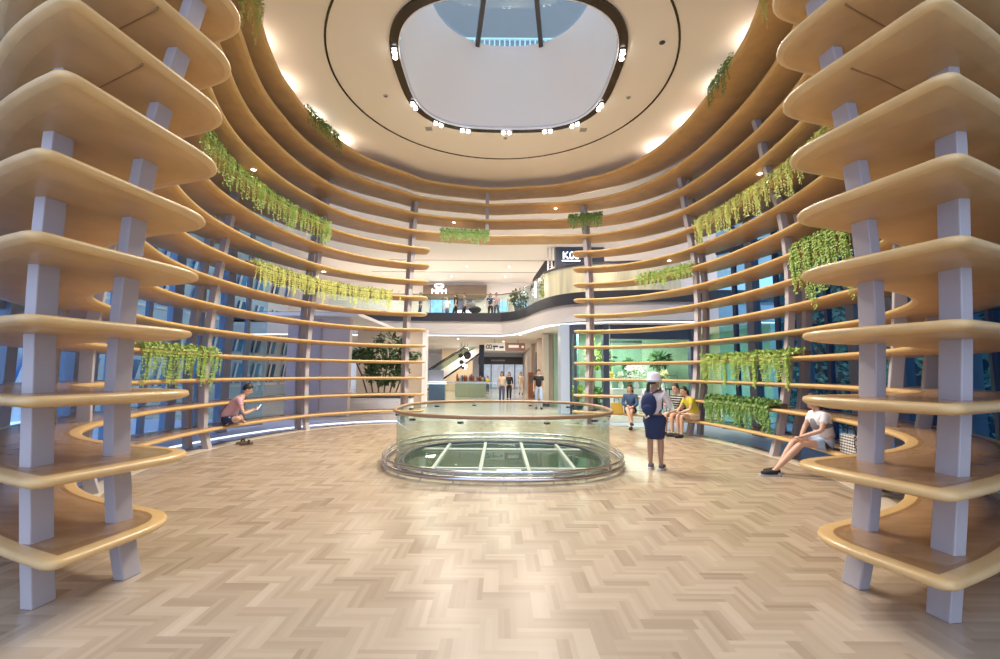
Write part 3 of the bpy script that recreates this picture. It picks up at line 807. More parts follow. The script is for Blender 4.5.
# end of corridor: shop with lit windows
wallbox('wall_back', (0, 47, 1.74), (32, 0.3, 3.48), M['cream'])
t = tag(empty('shopfront', (0.3, 46, 0)), 'far shopfront at the corridor end with dark fascia and bluish windows', 'shopfront')
mm = MB(); mm.box((0, 0, 2.75), (5.0, 0.4, 0.75)); mm.build('fascia', M['dark'], t)
mm = MB(); mm.box((0, 0.1, 1.25), (4.6, 0.1, 2.3)); mm.build('display_window', mat('shop_glow', (0.7, 0.75, 0.8), 0.4, emit=(0.55, 0.68, 0.85), estr=0.55, color2=(0.35, 0.22, 0.12), noise=0.3, nscale=(1.6, 1.6, 1.1)), t)
for x in (-2.3, -1.2, 0.1, 1.2, 2.3):
    mm = MB(); mm.box((x, -0.05, 1.2), (0.09, 0.12, 2.4)); mm.build('mullion', M['dark'], t)
mm = MB(); mm.box((-0.5, -0.22, 2.78), (1.4, 0.04, 0.16)); mm.build('lettering', M['bluegrey'], t)
t = tag(empty('column', (-1.27, 31, 0)), 'black square column left of the corridor', 'column')
mm = MB(); mm.box((0, 0, 1.73), (0.34, 0.34, 3.44)); mm.build('shaft', M['black'], t)
mm = MB(); mm.box((0, 0, 0.08), (0.42, 0.42, 0.16)); mm.build('base', M['dark'], t)
# hanging sign
t = tag(empty('hanging_sign', (0.28, 26, 2.83)), 'hanging direction sign, half white with pictograms, half brown', 'sign')
mm = MB(); mm.box((-0.58, 0, 0.22), (1.16, 0.08, 0.44)); mm.build('white_panel', mat('sign_white', (0.8, 0.8, 0.78), 0.4), t)
mm = MB(); mm.box((0.58, 0, 0.22), (1.16, 0.08, 0.44)); mm.build('brown_panel', mat('sign_maroon', (0.22, 0.09, 0.05), 0.4), t)
mm = MB()
for x in (-1.0, -0.84): mm.tube([(x + 0.08 * math.cos(a), -0.05, 0.22 + 0.11 * math.sin(a)) for a in [i * PI / 6 for i in range(12)]], 0.025, 5, closed=True)
mm.box((-0.55, -0.05, 0.24), (0.3, 0.02, 0.09)); mm.box((-0.2, -0.05, 0.2), (0.24, 0.02, 0.1)); mm.box((-0.62, -0.05, 0.1), (0.06, 0.02, 0.16)); mm.build('pictogram', M['black'], t)
mm = MB(); mm.box((0.5, -0.05, 0.25), (0.6, 0.02, 0.16)); mm.ball((1.02, -0.04, 0.22), (0.08, 0.02, 0.08)); mm.build('lettering', M['white'], t)
mm = MB()
for x in (-0.6, 0.75): mm.tube([(x, 0, 0.44), (x, 0, 0.66)], 0.015, 6)
mm.build('rod', M['dark'], t)
# escalator, seen from the side
t = tag(empty('escalator', (-3.0, 34, 0)), 'escalator rising to the right behind the black column', 'escalator')
mm = MB(); mm.prism([(-3.6, 0.0), (-2.6, 0.0), (1.6, 3.0), (1.6, 3.4), (1.2, 3.4), (-3.6, 0.35)], -0.5, 0.5); o = mm.build('truss', M['white'], t); o.rotation_euler = (PI / 2, 0, 0)
mm = MB()
for y in (-0.52, 0.52): mm.strip([(-3.2, y), (1.4, y)], [0.5, 3.55], [1.1, 4.1], 0.02)
mm.build('glass_side', M['shopglass'], t)
mm = MB()
for y in (-0.56, 0.56): mm.tube([(-3.4, y, 0.9), (-2.9, y, 1.35), (1.3, y, 4.1)], 0.05, 6)
for y in (-0.55,): mm.strip([(-2.6, y), (1.6, y)], [0.0, 2.95], [0.14, 3.1], 0.03)
mm.build('handrail', M['black'], t)
# left: beige wall, white jamb, lit recess
wallbox('wall_left', (-5.0, 20.6, 1.74), (3.0, 0.3, 3.48), mat('beige_wall', (0.64, 0.52, 0.40), 0.6))
wallbox('wall_left', (-3.41, 20.5, 1.74), (0.18, 0.5, 3.48), M['white'])
wallbox('wall_left', (-3.6, 38, 1.74), (2.6, 0.3, 3.48), mat('warm_plaster', (0.8, 0.66, 0.48), 0.6))
wallbox('wall_left', (-7.0, 16.2, 1.74), (1.2, 0.3, 3.48), mat('lavender_wall', (0.44, 0.38, 0.40), 0.6))
wallbox('wall_left', (-5.9, 16.25, 1.74), (1.0, 0.3, 3.48), mat('pinkish_wall', (0.60, 0.51, 0.47), 0.6))
wallbox('ceiling', (-7.0, 18.5, 3.6), (4.0, 5.5, 0.12), M['white'])
for x, z, lb in ((-2.55, 2.55, 'round glowing ball lamp higher in the lit recess'), (-2.35, 1.95, 'small glowing ball lamp lower in the lit recess')):
    t = tag(empty('globe_lamp', (x, 30.0, z)), lb, 'lamp')
    mm = MB(); mm.ball((0, 0, 0), 0.17); mm.build('globe', M['lamp'], t)
    mm = MB(); mm.tube([(0, 0, 0.16), (0, 0, 3.46 - z)], 0.015, 6); mm.build('cord', M['dark'], t)
t = tag(empty('display_stand', (-3.6, 26, 0)), 'white and blue display stand in front of the lit recess', 'display')
mm = MB(); mm.box((0, 0, 0.45), (0.9, 0.5, 0.9)); mm.build('cabinet', mat('cabinet_blue', (0.12, 0.2, 0.36), 0.4), t)
mm = MB(); mm.box((0, 0, 0.96), (1.0, 0.55, 0.12)); mm.build('top', M['glowwhite'], t)
mm = MB(); mm.box((-0.1, 0.1, 1.35), (0.9, 0.1, 0.65)); mm.build('screen', M['bluegrey'], t)
t = tag(empty('pendant_cluster', (-2.05, 27.5, 2.15)), 'dark cluster of round pendant plates before the escalator', 'pendant')
mm = MB()
for x, z, r in ((-0.35, 0.42, 0.16), (0.05, 0.45, 0.24), (-0.3, 0.05, 0.14), (-0.2, -0.3, 0.1)): mm.ball((x, 0, z), (r, 0.05, r), 14)
mm.build('plate', M['dark'], t)
mm = MB()
for x in (-0.35, 0.05, -0.3): mm.tube([(x, 0, 0.3), (x, 0, 1.3)], 0.012, 5)
mm.build('cord', M['dark'], t)
gb = tag(empty('glass_balustrade', (-2.4, 24, 0)), 'straight glass balustrade left of the corridor', 'balustrade')
for i in range(5):
    mm = MB(); mm.box((-1.6 + i * 0.9, 0, 0.5), (0.86, 0.02, 1.0)); mm.build('glass_panel', M['glass'], gb)
mm = MB(); mm.box((0.2, 0, 1.02), (4.6, 0.06, 0.05)); mm.build('handrail', M['steel'], gb)
# shelves of small goods behind the balustrade
t = tag(empty('goods_stand', (-1.9, 29.5, 0)), 'low stand crowded with brown and red goods under the escalator', 'stand')
mm = MB(); mm.box((0, 0, 0.5), (2.0, 0.6, 1.0)); mm.build('counter', mat('counter_green', (0.42, 0.48, 0.32), 0.5), t)
g = random.Random(2)
cols = [mat('goods_%s' % n_, c_, 0.5) for n_, c_ in (('red', (0.4, 0.06, 0.04)), ('brown', (0.28, 0.13, 0.06)), ('cream', (0.7, 0.6, 0.4)), ('blue', (0.12, 0.18, 0.4)))]
for i in range(16):
    mm = MB(); h = g.uniform(0.2, 0.5); mm.lathe((-0.9 + i * 0.12, g.uniform(-0.15, 0.15), 1.0), [(0.05, 0), (0.07, h * 0.6), (0.03, h)], 8); mm.build('jar', cols[i % 4], t)

# ---- right: glass corner and florist-like shop
wallbox('wall_right', (2.52, 17.9, 1.74), (0.34, 0.9, 3.48), mat('pale_blue_column', (0.42, 0.50, 0.62), 0.35))
wn += 1
mm = MB()
for x in (2.75, 2.95, 3.55, 4.1): mm.box((x, 17.7, 1.74), (0.1, 0.12, 3.48))
mm.box((3.4, 17.7, 3.3), (1.5, 0.1, 0.36))
o = struct(mm.build('window_%d' % wn, M['navy']))
mm = MB(); mm.box((3.4, 17.75, 1.6), (1.5, 0.02, 3.2)); mm.build('pane', M['shopglass'], o)
wn += 1
mm = MB()
for x in (4.12, 7.5): mm.box((x, 17.6, 1.74), (0.22, 0.3, 3.48))
mm.box((5.9, 17.6, 3.2), (3.2, 0.2, 0.56))
o = struct(mm.build('window_%d' % wn, M['navy']))
mm = MB(); mm.box((5.9, 17.62, 1.5), (3.0, 0.02, 2.9)); mm.build('pane', M['shopglass'], o)
M['mint'] = mat('mint_wall', (0.42, 0.56, 0.42), 0.6, noise=0.08, nscale=(1, 1, 1))
wallbox('wall_right', (6.6, 22.0, 1.74), (8, 0.3, 3.48), M['mint'])
wallbox('wall_right', (3.3, 20.8, 1.74), (0.2, 2.6, 3.48), mat('dark_teal_wall', (0.14, 0.28, 0.26), 0.5))
wallbox('wall_right', (10.4, 19.5, 1.74), (0.3, 5, 3.48), M['mint'])
t = tag(empty('partition', (6.1, 21.8, 0)), 'darker green upright partition in the middle of the shop wall', 'partition')
mm = MB(); mm.box((0, 0, 1.6), (1.5, 0.08, 3.2)); mm.build('board', mat('dark_mint', (0.20, 0.34, 0.24), 0.5), t)
mm = MB(); mm.box((0, -0.05, 3.1), (1.5, 0.06, 0.1)); mm.build('trim', M['dark'], t)
for i in range(5):
    t = tag(empty('downlight', (4.7 + i * 0.72, 19.3, 3.46)), 'small round downlight in the shop ceiling', 'downlight', 'shop ceiling downlights')
    mm = MB(); mm.lathe((0, 0, 0.02), [(0.09, 0), (0.09, -0.03), (0.06, -0.035)], 12); mm.build('rim', M['white'], t)
    mm = MB(); mm.lathe((0, 0, -0.015), [(0.055, 0), (0.04, -0.02)], 12); mm.build('bulb', M['lamp'], t)
ct = tag(empty('shop_counter', (5.9, 19.6, 0)), 'long white shop counter full of flowers behind the shelves', 'counter')
mm = MB(); mm.box((0, 0, 0.42), (3.0, 0.7, 0.84)); mm.build('body', M['white'], ct)
mm = MB(); mm.box((0, 0, 0.88), (3.1, 0.8, 0.07)); mm.build('top', M['cream'], ct)
def vase(x, y, z, lb, fm_, r, h, seed, cat='flowers', nn=160, size=0.07):
    t = tag(empty('flower_vase', (x, y, z)), lb, cat)
    mm = MB(); mm.lathe((0, 0, 0), [(0.09, 0), (0.13, 0.12), (0.07, 0.3), (0.09, 0.34)], 14); mm.build('vase', M['white'], t)
    bush((0, 0, 0.34 + h), (r, r, h), nn, size, seed).build('blooms', fm_, t, fixn=False)
    bush((0, 0, 0.34 + h * 0.6), (r * 0.9, r * 0.9, h * 0.7), 70, 0.08, seed + 9).build('leaves', M['leaf'], t, fixn=False)
M['bloomw'] = mat('white_bloom', (0.85, 0.83, 0.76), 0.6)
M['bloomy'] = mat('yellow_bloom', (0.75, 0.55, 0.10), 0.6)
vase(5.9, 19.6, 0.915, 'large white bouquet in the middle of the shop counter', M['bloomw'], 0.48, 0.42, 21, nn=420)
vase(4.72, 19.6, 0.915, 'yellow bouquet on the left end of the shop counter', M['bloomy'], 0.26, 0.22, 22)
vase(7.1, 19.6, 0.915, 'pale yellow bouquet on the right end of the shop counter', mat('pale_bloom', (0.8, 0.72, 0.4), 0.6), 0.24, 0.25, 23)
vase(5.2, 19.5, 0.915, 'small white bouquet left of the large bouquet', M['bloomw'], 0.18, 0.2, 24)
vase(6.62, 19.5, 0.915, 'small white bouquet right of the large bouquet', M['bloomw'], 0.18, 0.2, 25)
def potplant(x, y, z, lb, h, r, seed, m_='leafdark', nn=200, size=0.16, flat=1.0):
    t = tag(empty('potted_plant', (x, y, z)), lb, 'plant')
    mm = MB(); mm.lathe((0, 0, 0), [(0.18, 0), (0.26, 0.42), (0.22, 0.42)], 14); mm.build('pot', M['dark'], t)
    mm = MB()
    for i in range(4): mm.tube([(0.05 * math.cos(i * 1.6), 0.05 * math.sin(i * 1.6), 0.4), (0.25 * r * math.cos(i * 1.6), 0.25 * r * math.sin(i * 1.6), h)], 0.018, 6)
    mm.build('stem', mat('bark', (0.12, 0.08, 0.05), 0.7), t)
    bush((0, 0, h), (r, r, r * 0.8 * flat), nn, size, seed).build('foliage', M[m_], t, fixn=False)
potplant(4.75, 20.7, 0, 'tall dark palm at the left end of the shop', 2.2, 0.55, 31, nn=90, size=0.22)
potplant(7.3, 20.7, 0, 'tall dark bushy plant at the right end of the shop', 2.2, 0.5, 32, nn=150, size=0.18)
potplant(6.0, 20.9, 0, 'dark rounded plant behind the large white bouquet', 1.95, 0.35, 33, nn=150)
for i, (x, z, m_, lb) in enumerate(((3.1, 0.5, 'leaflime', 'low lime green shrub in the glass corner nearest the column'), (3.85, 0.45, 'leaf', 'low green shrub in the glass corner beside the navy post'), (3.95, 2.0, 'leaflime', 'tall climbing lime plant inside the glass corner'))):
    potplant(x, (18.2, 18.2, 19.2)[i], 0, lb, z + 0.3, 0.34 if i < 2 else 0.42, 40 + i, m_, 170, 0.11, 1.0 if i < 2 else 2.2)
t = tag(empty('chair', (7.1, 18.55, 0)), 'dark open frame chair at the right of the shop window', 'chair')
mm = MB(); mm.box((0, 0, 0.95), (0.55, 0.5, 0.06)); mm.build('seat', M['dark'], t)
for x in (-0.24, 0.24):
    for y in (-0.2, 0.2): mm = MB(); mm.tube([(x, y, 0), (x, y, 0.93)], 0.02, 6); mm.build('leg', M['dark'], t)
mm = MB(); mm.tube([(-0.26, 0.22, 0.95), (-0.26, 0.26, 1.5), (0.26, 0.26, 1.5), (0.26, 0.22, 0.95)], 0.025, 6); mm.build('backrest', M['dark'], t)
# tree and planter at the left of the passage
t = tag(empty('potted_tree', (-4.6, 17.6, 0)), 'broad dark leafy tree in a long white planter behind the left shelves', 'tree')
mm = MB(); mm.box((0, 0, 0.3), (2.4, 0.6, 0.6)); mm.build('planter', M['white'], t)
mm = MB(); mm.box((0, 0, 0.63), (2.46, 0.66, 0.08)); mm.build('planter_rim', M['dark'], t)
mm = MB()
for i in range(6): mm.tube([(-0.5 + i * 0.2, 0, 0.6), (-0.8 + i * 0.32, 0.05 * (i % 3), 1.5), (-1.1 + i * 0.45, 0, 2.1)], 0.03, 6)
mm.build('trunk', mat('tree_bark', (0.14, 0.10, 0.07), 0.8), t)
mm = bush((0, 0, 2.2), (1.5, 0.5, 0.42), 700, 0.13, 51); b2 = bush((0.15, 0, 1.5), (0.95, 0.4, 0.5), 480, 0.13, 52)
o_ = len(mm.v); mm.add(b2.v, b2.f); b3 = bush((0.3, 0, 2.85), (0.7, 0.4, 0.25), 130, 0.12, 53); mm.add(b3.v, b3.f)
mm.build('foliage', M['leafdark'], t, fixn=False)

# upper floor showcases and concourse downlights
for x, lb in ((0.25, 'white framed showcase on the upper floor left of the green plant'), (1.3, 'white framed showcase on the upper floor behind the green plant')):
    t = tag(empty('showcase', (x, 30.3, 4.75)), lb, 'showcase')
    mm = MB(); mm.box((0, 0, 0.45), (0.8, 0.5, 0.9)); mm.build('cabinet', M['bluegrey'], t)
    mm = MB(); mm.box((0, -0.26, 1.25), (0.74, 0.03, 0.65)); mm.build('lit_panel', M['screenblue'], t)
    mm = MB()
    for q in (-0.4, 0.4): mm.box((q, -0.25, 0.85), (0.06, 0.08, 1.7))
    mm.box((0, -0.25, 1.67), (0.86, 0.08, 0.06)); mm.build('frame', M['white'], t)
for x, y, z in [(-4.5, 26, ZC), (-2, 26, ZC), (0.5, 26, ZC), (-3.2, 28.8, ZC), (0.3, 28.8, ZC), (-2.4, 25.5, 3.48), (0.2, 27.5, 3.48), (1.0, 22.5, 3.48), (0.4, 33, 3.48), (0.4, 38, 3.48)]:
    t = tag(empty('downlight', (x, y, z)), 'small round downlight in the upper concourse ceiling' if z > 5 else 'small round downlight in the lower concourse ceiling', 'downlight', 'upper concourse downlights' if z > 5 else 'lower concourse downlights')
    mm = MB(); mm.lathe((0, 0, 0), [(0.09, 0), (0.09, -0.015), (0.07, -0.02)], 12); mm.build('rim', M['white'], t)
    mm = MB(); mm.lathe((0, 0, -0.02), [(0.065, 0), (0.05, -0.01)], 12); mm.build('bulb', M['lamp'], t)
# ------------------------------------------------------------------ trailing plants on the shelves
M['fern'] = mat('fern_green', (0.20, 0.34, 0.05), 0.5, color2=(0.36, 0.46, 0.10), noise=0.3, nscale=(9, 9, 3))
M['fernlime'] = mat('fern_lime', (0.40, 0.47, 0.08), 0.5, color2=(0.62, 0.60, 0.20), noise=0.3, nscale=(9, 9, 3))
M['ferndark'] = mat('fern_dark', (0.09, 0.20, 0.04), 0.5, color2=(0.20, 0.33, 0.07), noise=0.3, nscale=(9, 9, 3))
M['trough'] = mat('planter_bronze', (0.16, 0.11, 0.07), 0.5)
def clump(seed, w, hang, strands, tuft, leaf):
    """local frame: x along the shelf, -y into the room, origin on the shelf's front edge"""
    g = random.Random(seed); mm = MB()
    def leafq(p, d, up, s_):
        v = d.cross(up)
        if v.length < 1e-3: v = Vector((1, 0, 0))
        v.normalize(); mm.add([p, p + d * s_ * 0.5 + v * s_ * 0.26, p + d * s_, p + d * s_ * 0.5 - v * s_ * 0.26], [(0, 1, 2, 3)])
    for q in range(strands):
        x = g.gauss(0, w * 0.23); y0 = g.uniform(0.03, 0.16)
        h = hang * g.choice((0.25, 0.45, 0.8, 1.0)) * g.uniform(0.7, 1.05)
        top = g.uniform(0.06, 0.16); yo = g.uniform(-0.10, -0.03)
        pts_ = [Vector((x, y0, 0.04)), Vector((x, y0 * 0.4, top)), Vector((x, yo * 0.5, top * 0.75)), Vector((x, yo, 0))]
        k_ = max(3, int(h / 0.045)); dx = g.uniform(-.03, .03)
        for i in range(1, k_ + 1): pts_.append(Vector((x + dx * i / k_ + g.uniform(-.008, .008), yo * (1 - 0.3 * i / k_), -h * i / k_)))
        for a, b_ in zip(pts_, pts_[1:]):
            d = (b_ - a).normalized()
            mm.add([a + Vector((-.004, 0, 0)), a + Vector((.004, 0, 0)), b_ + Vector((.004, 0, 0)), b_ + Vector((-.004, 0, 0))], [(0, 1, 2, 3)])
            for s_ in (-1, 1):
                side_ = Vector((s_ * g.uniform(.6, 1), g.uniform(-.7, .4), 0))
                leafq((a + b_) / 2, (d * 0.7 + side_ * 0.8).normalized(), Vector((g.uniform(-.4, .4), -1, g.uniform(-.3, .6))), leaf * g.uniform(.7, 1.25))
    for q in range(tuft):
        p = Vector((g.uniform(-w / 2, w / 2), g.uniform(-.04, .2), g.uniform(.03, .12)))
        d = Vector((g.uniform(-1, 1), g.uniform(-1, .6), g.uniform(.1, 1))).normalized()
        leafq(p, d, Vector((g.uniform(-1, 1), g.uniform(-1, 1), .3)), leaf * g.uniform(1.0, 2.0))
    return mm
def plant_proto(seed, w, hang, strands, tuft, leaf, m_):
    t = empty('trailing_fern')
    clump(seed, w, hang, strands, tuft, leaf).build('foliage', M[m_], t, fixn=False)
    mm = MB(); mm.box((0, 0.22, 0.05), (w * 0.94, 0.12, 0.1)); mm.build('trough', M['trough'], t)
    return t
used = {}
def plant_row(side, k, p0, p1, n, hang, m_, label, group, leaf=0.05, strands=17, tuft=22, dy=0.0):
    g = random.Random(int(p0 * 10 + k))
    L_ = R(abs(p1 - p0)) * r_in(side, (p0 + p1) / 2, k); w = L_ / n * 1.12
    protos = [plant_proto(int(g.random() * 999), w, hang * f, strands, tuft, leaf, m_) for f in (1.0, 0.72, 0.88)][:max(1, min(3, n))]
    for i in range(n):
        ph = p0 + (p1 - p0) * (i + 0.5) / n
        t = protos[i] if i < len(protos) else copy_tree(protos[i % len(protos)])
        a = pt(side, ph - .5, r_in(side, ph - .5, k)); b_ = pt(side, ph + .5, r_in(side, ph + .5, k))
        d = Vector((b_[0] - a[0], b_[1] - a[1]))
        x, y = pt(side, ph, r_in(side, ph, k) + dy)
        ang = math.atan2(d.y, d.x) + (PI if side < 0 else 0)
        # +y of the clump must point away from the room centre
        if Vector((-math.sin(ang), math.cos(ang))).dot(Vector((x - CX, y - CY))) < 0: ang += PI
        t.location = (x, y, zk(k)); t.rotation_euler = (0, 0, ang)
        tag(t, label, 'plant', group)
plant_row(-1, 10, 60, 122, 13, 0.62, 'fern', 'trailing green fern in the long hanging row high on the left shelves', 'ferns high on the left shelves')
plant_row(-1, 14, 98, 116, 4, 0.42, 'ferndark', 'trailing fern on the topmost ring at the left, near the ceiling', 'ferns on the top ring at the left')
plant_row(-1, 7, 99, 146, 13, 0.50, 'fernlime', 'pale lime fern in the long row midway up the left shelves', 'lime ferns midway up the left shelves', tuft=60)
plant_row(-1, 3, 68, 92.5, 7, 0.72, 'fern', 'trailing fern in the low row above the seated man in pink', 'ferns low on the left shelves')
plant_row(-1, 11, 161, 179, 5, 0.40, 'ferndark', 'trailing dark fern on the ring above the passage, left of its middle', 'ferns on the ring above the passage')
plant_row(1, 12, 143, 153, 4, 0.48, 'ferndark', 'trailing fern on the second ring above the passage, right side', 'ferns on the second ring at the right')
plant_row(1, 10, 66, 113, 13, 0.70, 'fernlime', 'trailing lime fern in the long sloping row high on the right shelves', 'ferns high on the right shelves')
plant_row(1, 8, 117, 134, 5, 0.42, 'fern', 'trailing fern in the short row midway up the right shelves', 'ferns midway up the right shelves')
plant_row(1, 7, 67, 84, 5, 1.15, 'fern', 'long trailing fern beside the front right shelf end', 'long ferns by the front right shelves', leaf=0.06)
plant_row(1, 3, 83, 114, 9, 0.66, 'fern', 'trailing fern in the upper of the two low rows on the right', 'upper low ferns on the right', tuft=70, leaf=0.06)
plant_row(1, 1, 88, 111, 7, 0.52, 'ferndark', 'darker trailing fern in the lowest row on the right', 'lowest ferns on the right', leaf=0.075, tuft=80)
plant_row(1, 14, 76, 88, 3, 0.5, 'ferndark', 'trailing fern on the topmost ring at the right, near the ceiling', 'ferns on the top ring at the right')
plant_row(-1, 14, 47, 60, 3, 0.9, 'fernlime', 'pale fern dangling into the top edge of the view, left', 'ferns at the top left edge')
plant_row(1, 14, 46, 58, 3, 0.9, 'fernlime', 'pale fern dangling into the top edge of the view, right', 'ferns at the top right edge')
# ------------------------------------------------------------------ people
M['skin'] = mat('skin_tone', (0.62, 0.38, 0.27), 0.5)
M['skin2'] = mat('skin_tan', (0.45, 0.26, 0.17), 0.5)
M['hair'] = mat('black_hair', (0.02, 0.017, 0.016), 0.5)
def cloth(name, c, **kw): return mat(name, c, 0.85, **kw)
def skin_mesh(verts, edges, radii, root=0, sub=1):
    me_ = bpy.data.meshes.new('tmp'); me_.from_pydata([tuple(v) for v in verts], edges, [])
    o = bpy.data.objects.new('tmp', me_); COL.objects.link(o)
    o.modifiers.new('skin', 'SKIN').use_smooth_shade = True
    if not me_.skin_vertices: 
        raise RuntimeError('no skin layer')
    sv = me_.skin_vertices[0].data
    for i, r in enumerate(radii):
        sv[i].radius = (r, r) if not isinstance(r, tuple) else r
        sv[i].use_root = (i == root)
    if sub: o.modifiers.new('sub', 'SUBSURF').levels = sub; o.modifiers['sub'].render_levels = sub
    dg = bpy.context.evaluated_depsgraph_get(); dg.update()
    out = bpy.data.meshes.new_from_object(o.evaluated_get(dg))
    bpy.data.objects.remove(o); bpy.data.meshes.remove(me_)
    return out
def chainmesh(chains, sub=1):
    """chains: list of [(pos, radius), ...]; a chain may start with the index of an existing joint"""
    V, Ed, Rr = [], [], []
    for ch in chains:
        prev = None
        for it in ch:
            if isinstance(it, int): prev = it; continue
            V.append(it[0]); Rr.append(it[1])
            if prev is not None: Ed.append((prev, len(V) - 1))
            prev = len(V) - 1
    return skin_mesh(V, Ed, Rr, 0, sub)
def join(meshes, name, mats, parent, smooth=True):
    mm = MB()
    for m_, mi in meshes:
        mm.add([v.co[:] for v in m_.vertices], [tuple(p.vertices) for p in m_.polygons], mi, True)
    return mm.build(name, mats, parent, fixn=False)
class Person:
    """joints in local coordinates: facing +y, x to the person's right, z up, origin on the floor below the hips"""
    def __init__(s, name, label, loc_, rz, J, h=1.65, skin='skin', girth=1.0, grp=None):
        s.root = tag(empty('person', loc_, rz), label, 'person', grp)
        s.J = {k_: Vector(v) for k_, v in J.items()}; s.u = h / 1.65; s.g = girth; s.skin = skin
        s.body()
    def hand(s, el, wr, side, curl=0.5):
        """palm plus five separate fingers; returns meshes"""
        u = s.u; d = (wr - el).normalized(); ref = Vector((0, 0, 1)) if abs(d.z) < 0.8 else Vector((0, 1, 0))
        lat = d.cross(ref).normalized() * side; nrm = lat.cross(d).normalized() * side
        out = [chainmesh([[(wr - d * 0.01, 0.024 * u), (wr + d * 0.045 * u, (0.034 * u, 0.018 * u)), (wr + d * 0.09 * u, (0.036 * u, 0.016 * u))]], 1)]
        for q, (off, ln) in enumerate(((-0.028, 0.066), (-0.010, 0.080), (0.009, 0.074), (0.027, 0.056))):
            p0 = wr + d * 0.085 * u + lat * off * u; c = curl * (1 + 0.1 * q)
            d1 = (d * math.cos(c * .5) + nrm * math.sin(c * .5)); d2 = (d * math.cos(c * 1.4) + nrm * math.sin(c * 1.4))
            p1 = p0 + d1 * ln * .5 * u; p2 = p1 + d2 * ln * .5 * u
            out.append(chainmesh([[(p0, 0.009 * u), (p1, 0.0085 * u), (p2, 0.007 * u)]], 1))
        t0 = wr + d * 0.03 * u - lat * 0.028 * u; t1 = t0 + (d * 0.5 - lat * 0.8 + nrm * .3).normalized() * 0.035 * u; t2 = t1 + (d * 0.9 - lat * .2 + nrm * .3).normalized() * 0.03 * u
        out.append(chainmesh([[(t0, 0.012 * u), (t1, 0.010 * u), (t2, 0.008 * u)]], 1))
        return out
    def body(s):
        J, u, g = s.J, s.u, s.g
        ch = [[(J['pelvis'], 0.125 * u * g), (J['waist'], 0.108 * u * g), (J['chest'], 0.122 * u * g), (J['upper'], 0.095 * u * g), (J['neck'], 0.052 * u), (J['neck'] + (J['head'] - J['neck']) * 0.55, 0.05 * u)]]
        n_ = 6
        for sd in 'LR':
            ch.append([3, (J['sh' + sd], 0.052 * u), ((J['sh' + sd] + J['el' + sd]) / 2, 0.045 * u), (J['el' + sd], 0.037 * u), ((J['el' + sd] * .6 + J['wr' + sd] * .4), 0.036 * u), (J['wr' + sd], 0.025 * u)]); n_ += 5
        for sd in 'LR':
            hp, kn, an, toe = (J[k_ + sd] for k_ in ('hip', 'kn', 'an', 'toe'))
            calf = kn + (an - kn) * 0.3
            ch.append([0, (hp, 0.088 * u * g), ((hp + kn) / 2, 0.074 * u * g), (kn, 0.056 * u), (calf, 0.06 * u), (an, 0.034 * u), (an + (toe - an) * 0.5 + Vector((0, 0, -0.01)), 0.034 * u), (toe, 0.026 * u)])
        main = chainmesh(ch, 1)
        ms = [(main, 0)]
        for sd, k_ in (('L', -1), ('R', 1)):
            ms += [(h_, 0) for h_ in s.hand(J['el' + sd], J['wr' + sd], k_)]
        # head: skull, jaw, nose, ears, eyes, mouth
        H = J['head']; f = J.get('face', Vector((0, 1, 0))).normalized(); up = (J.get('up', Vector((0, 0, 1))))
        r_ = f.cross(up).normalized(); up = r_.cross(f).normalized()
        q = Matrix((r_, f, up)).transposed()
        hb = MB(); hb.ball(H + up * 0.02 * u, (0.074 * u, 0.092 * u, 0.105 * u), 16, 0, q)
        hb.ball(H - up * 0.055 * u + f * 0.018 * u, (0.055 * u, 0.066 * u, 0.066 * u), 14, 0, q)
        hb.ball(H - up * 0.02 * u + f * 0.092 * u, (0.014 * u, 0.022 * u, 0.026 * u), 8, 0, q)
        for k_ in (-1, 1):
            hb.ball(H + r_ * k_ * 0.076 * u - up * 0.01 * u, (0.012 * u, 0.022 * u, 0.034 * u), 8, 0, q)
            hb.ball(H + r_ * k_ * 0.031 * u + up * 0.008 * u + f * 0.082 * u, (0.013 * u, 0.008 * u, 0.008 * u), 8, 1, q)
            hb.ball(H + r_ * k_ * 0.031 * u + up * 0.03 * u + f * 0.084 * u, (0.02 * u, 0.006 * u, 0.004 * u), 8, 1, q)
        hb.ball(H - up * 0.062 * u + f * 0.078 * u, (0.024 * u, 0.01 * u, 0.007 * u), 8, 2, q)
        mm = MB()
        for m_, mi in ms: mm.add([v.co[:] for v in m_.vertices], [tuple(p.vertices) for p in m_.polygons], mi, True)
        o = len(mm.v); mm.v += hb.v
        for f_, mi in zip(hb.f, hb.mi): mm.f.append([o + i for i in f_]); mm.mi.append(mi); mm.sm.append(True)
        s.b = mm.build('body', [M[s.skin], M['hair'], mat('lips', (0.45, 0.18, 0.15), 0.5)], s.root, fixn=False)
        s.H, s.f, s.up, s.r, s.q = H, f, up, r_, q
    def hair(s, m_=None, long=0.0, tail=False):
        u = s.u; hb = MB()
        n = 18; mrow = 9; vs = []; fs = []
        for i in range(mrow + 1):
            for j in range(n):
                a = 2 * PI * j / n; fr = math.sin(a)                # +1 at the face
                lim = R(70 if fr > 0.35 else (100 if fr > -0.2 else 125 + 25 * long))
                th = lim * i / mrow
                p = Vector((0.084 * math.sin(th) * math.cos(a), 0.103 * math.sin(th) * math.sin(a) - 0.006, 0.116 * math.cos(th))) * u
                vs.append(s.H + s.up * 0.024 * u + s.q @ p)
        for i in range(mrow):
            for j in range(n): fs.append((i * n + j, (i + 1) * n + j, (i + 1) * n + (j + 1) % n, i * n + (j + 1) % n))
        hb.add(vs, fs, 0, True)
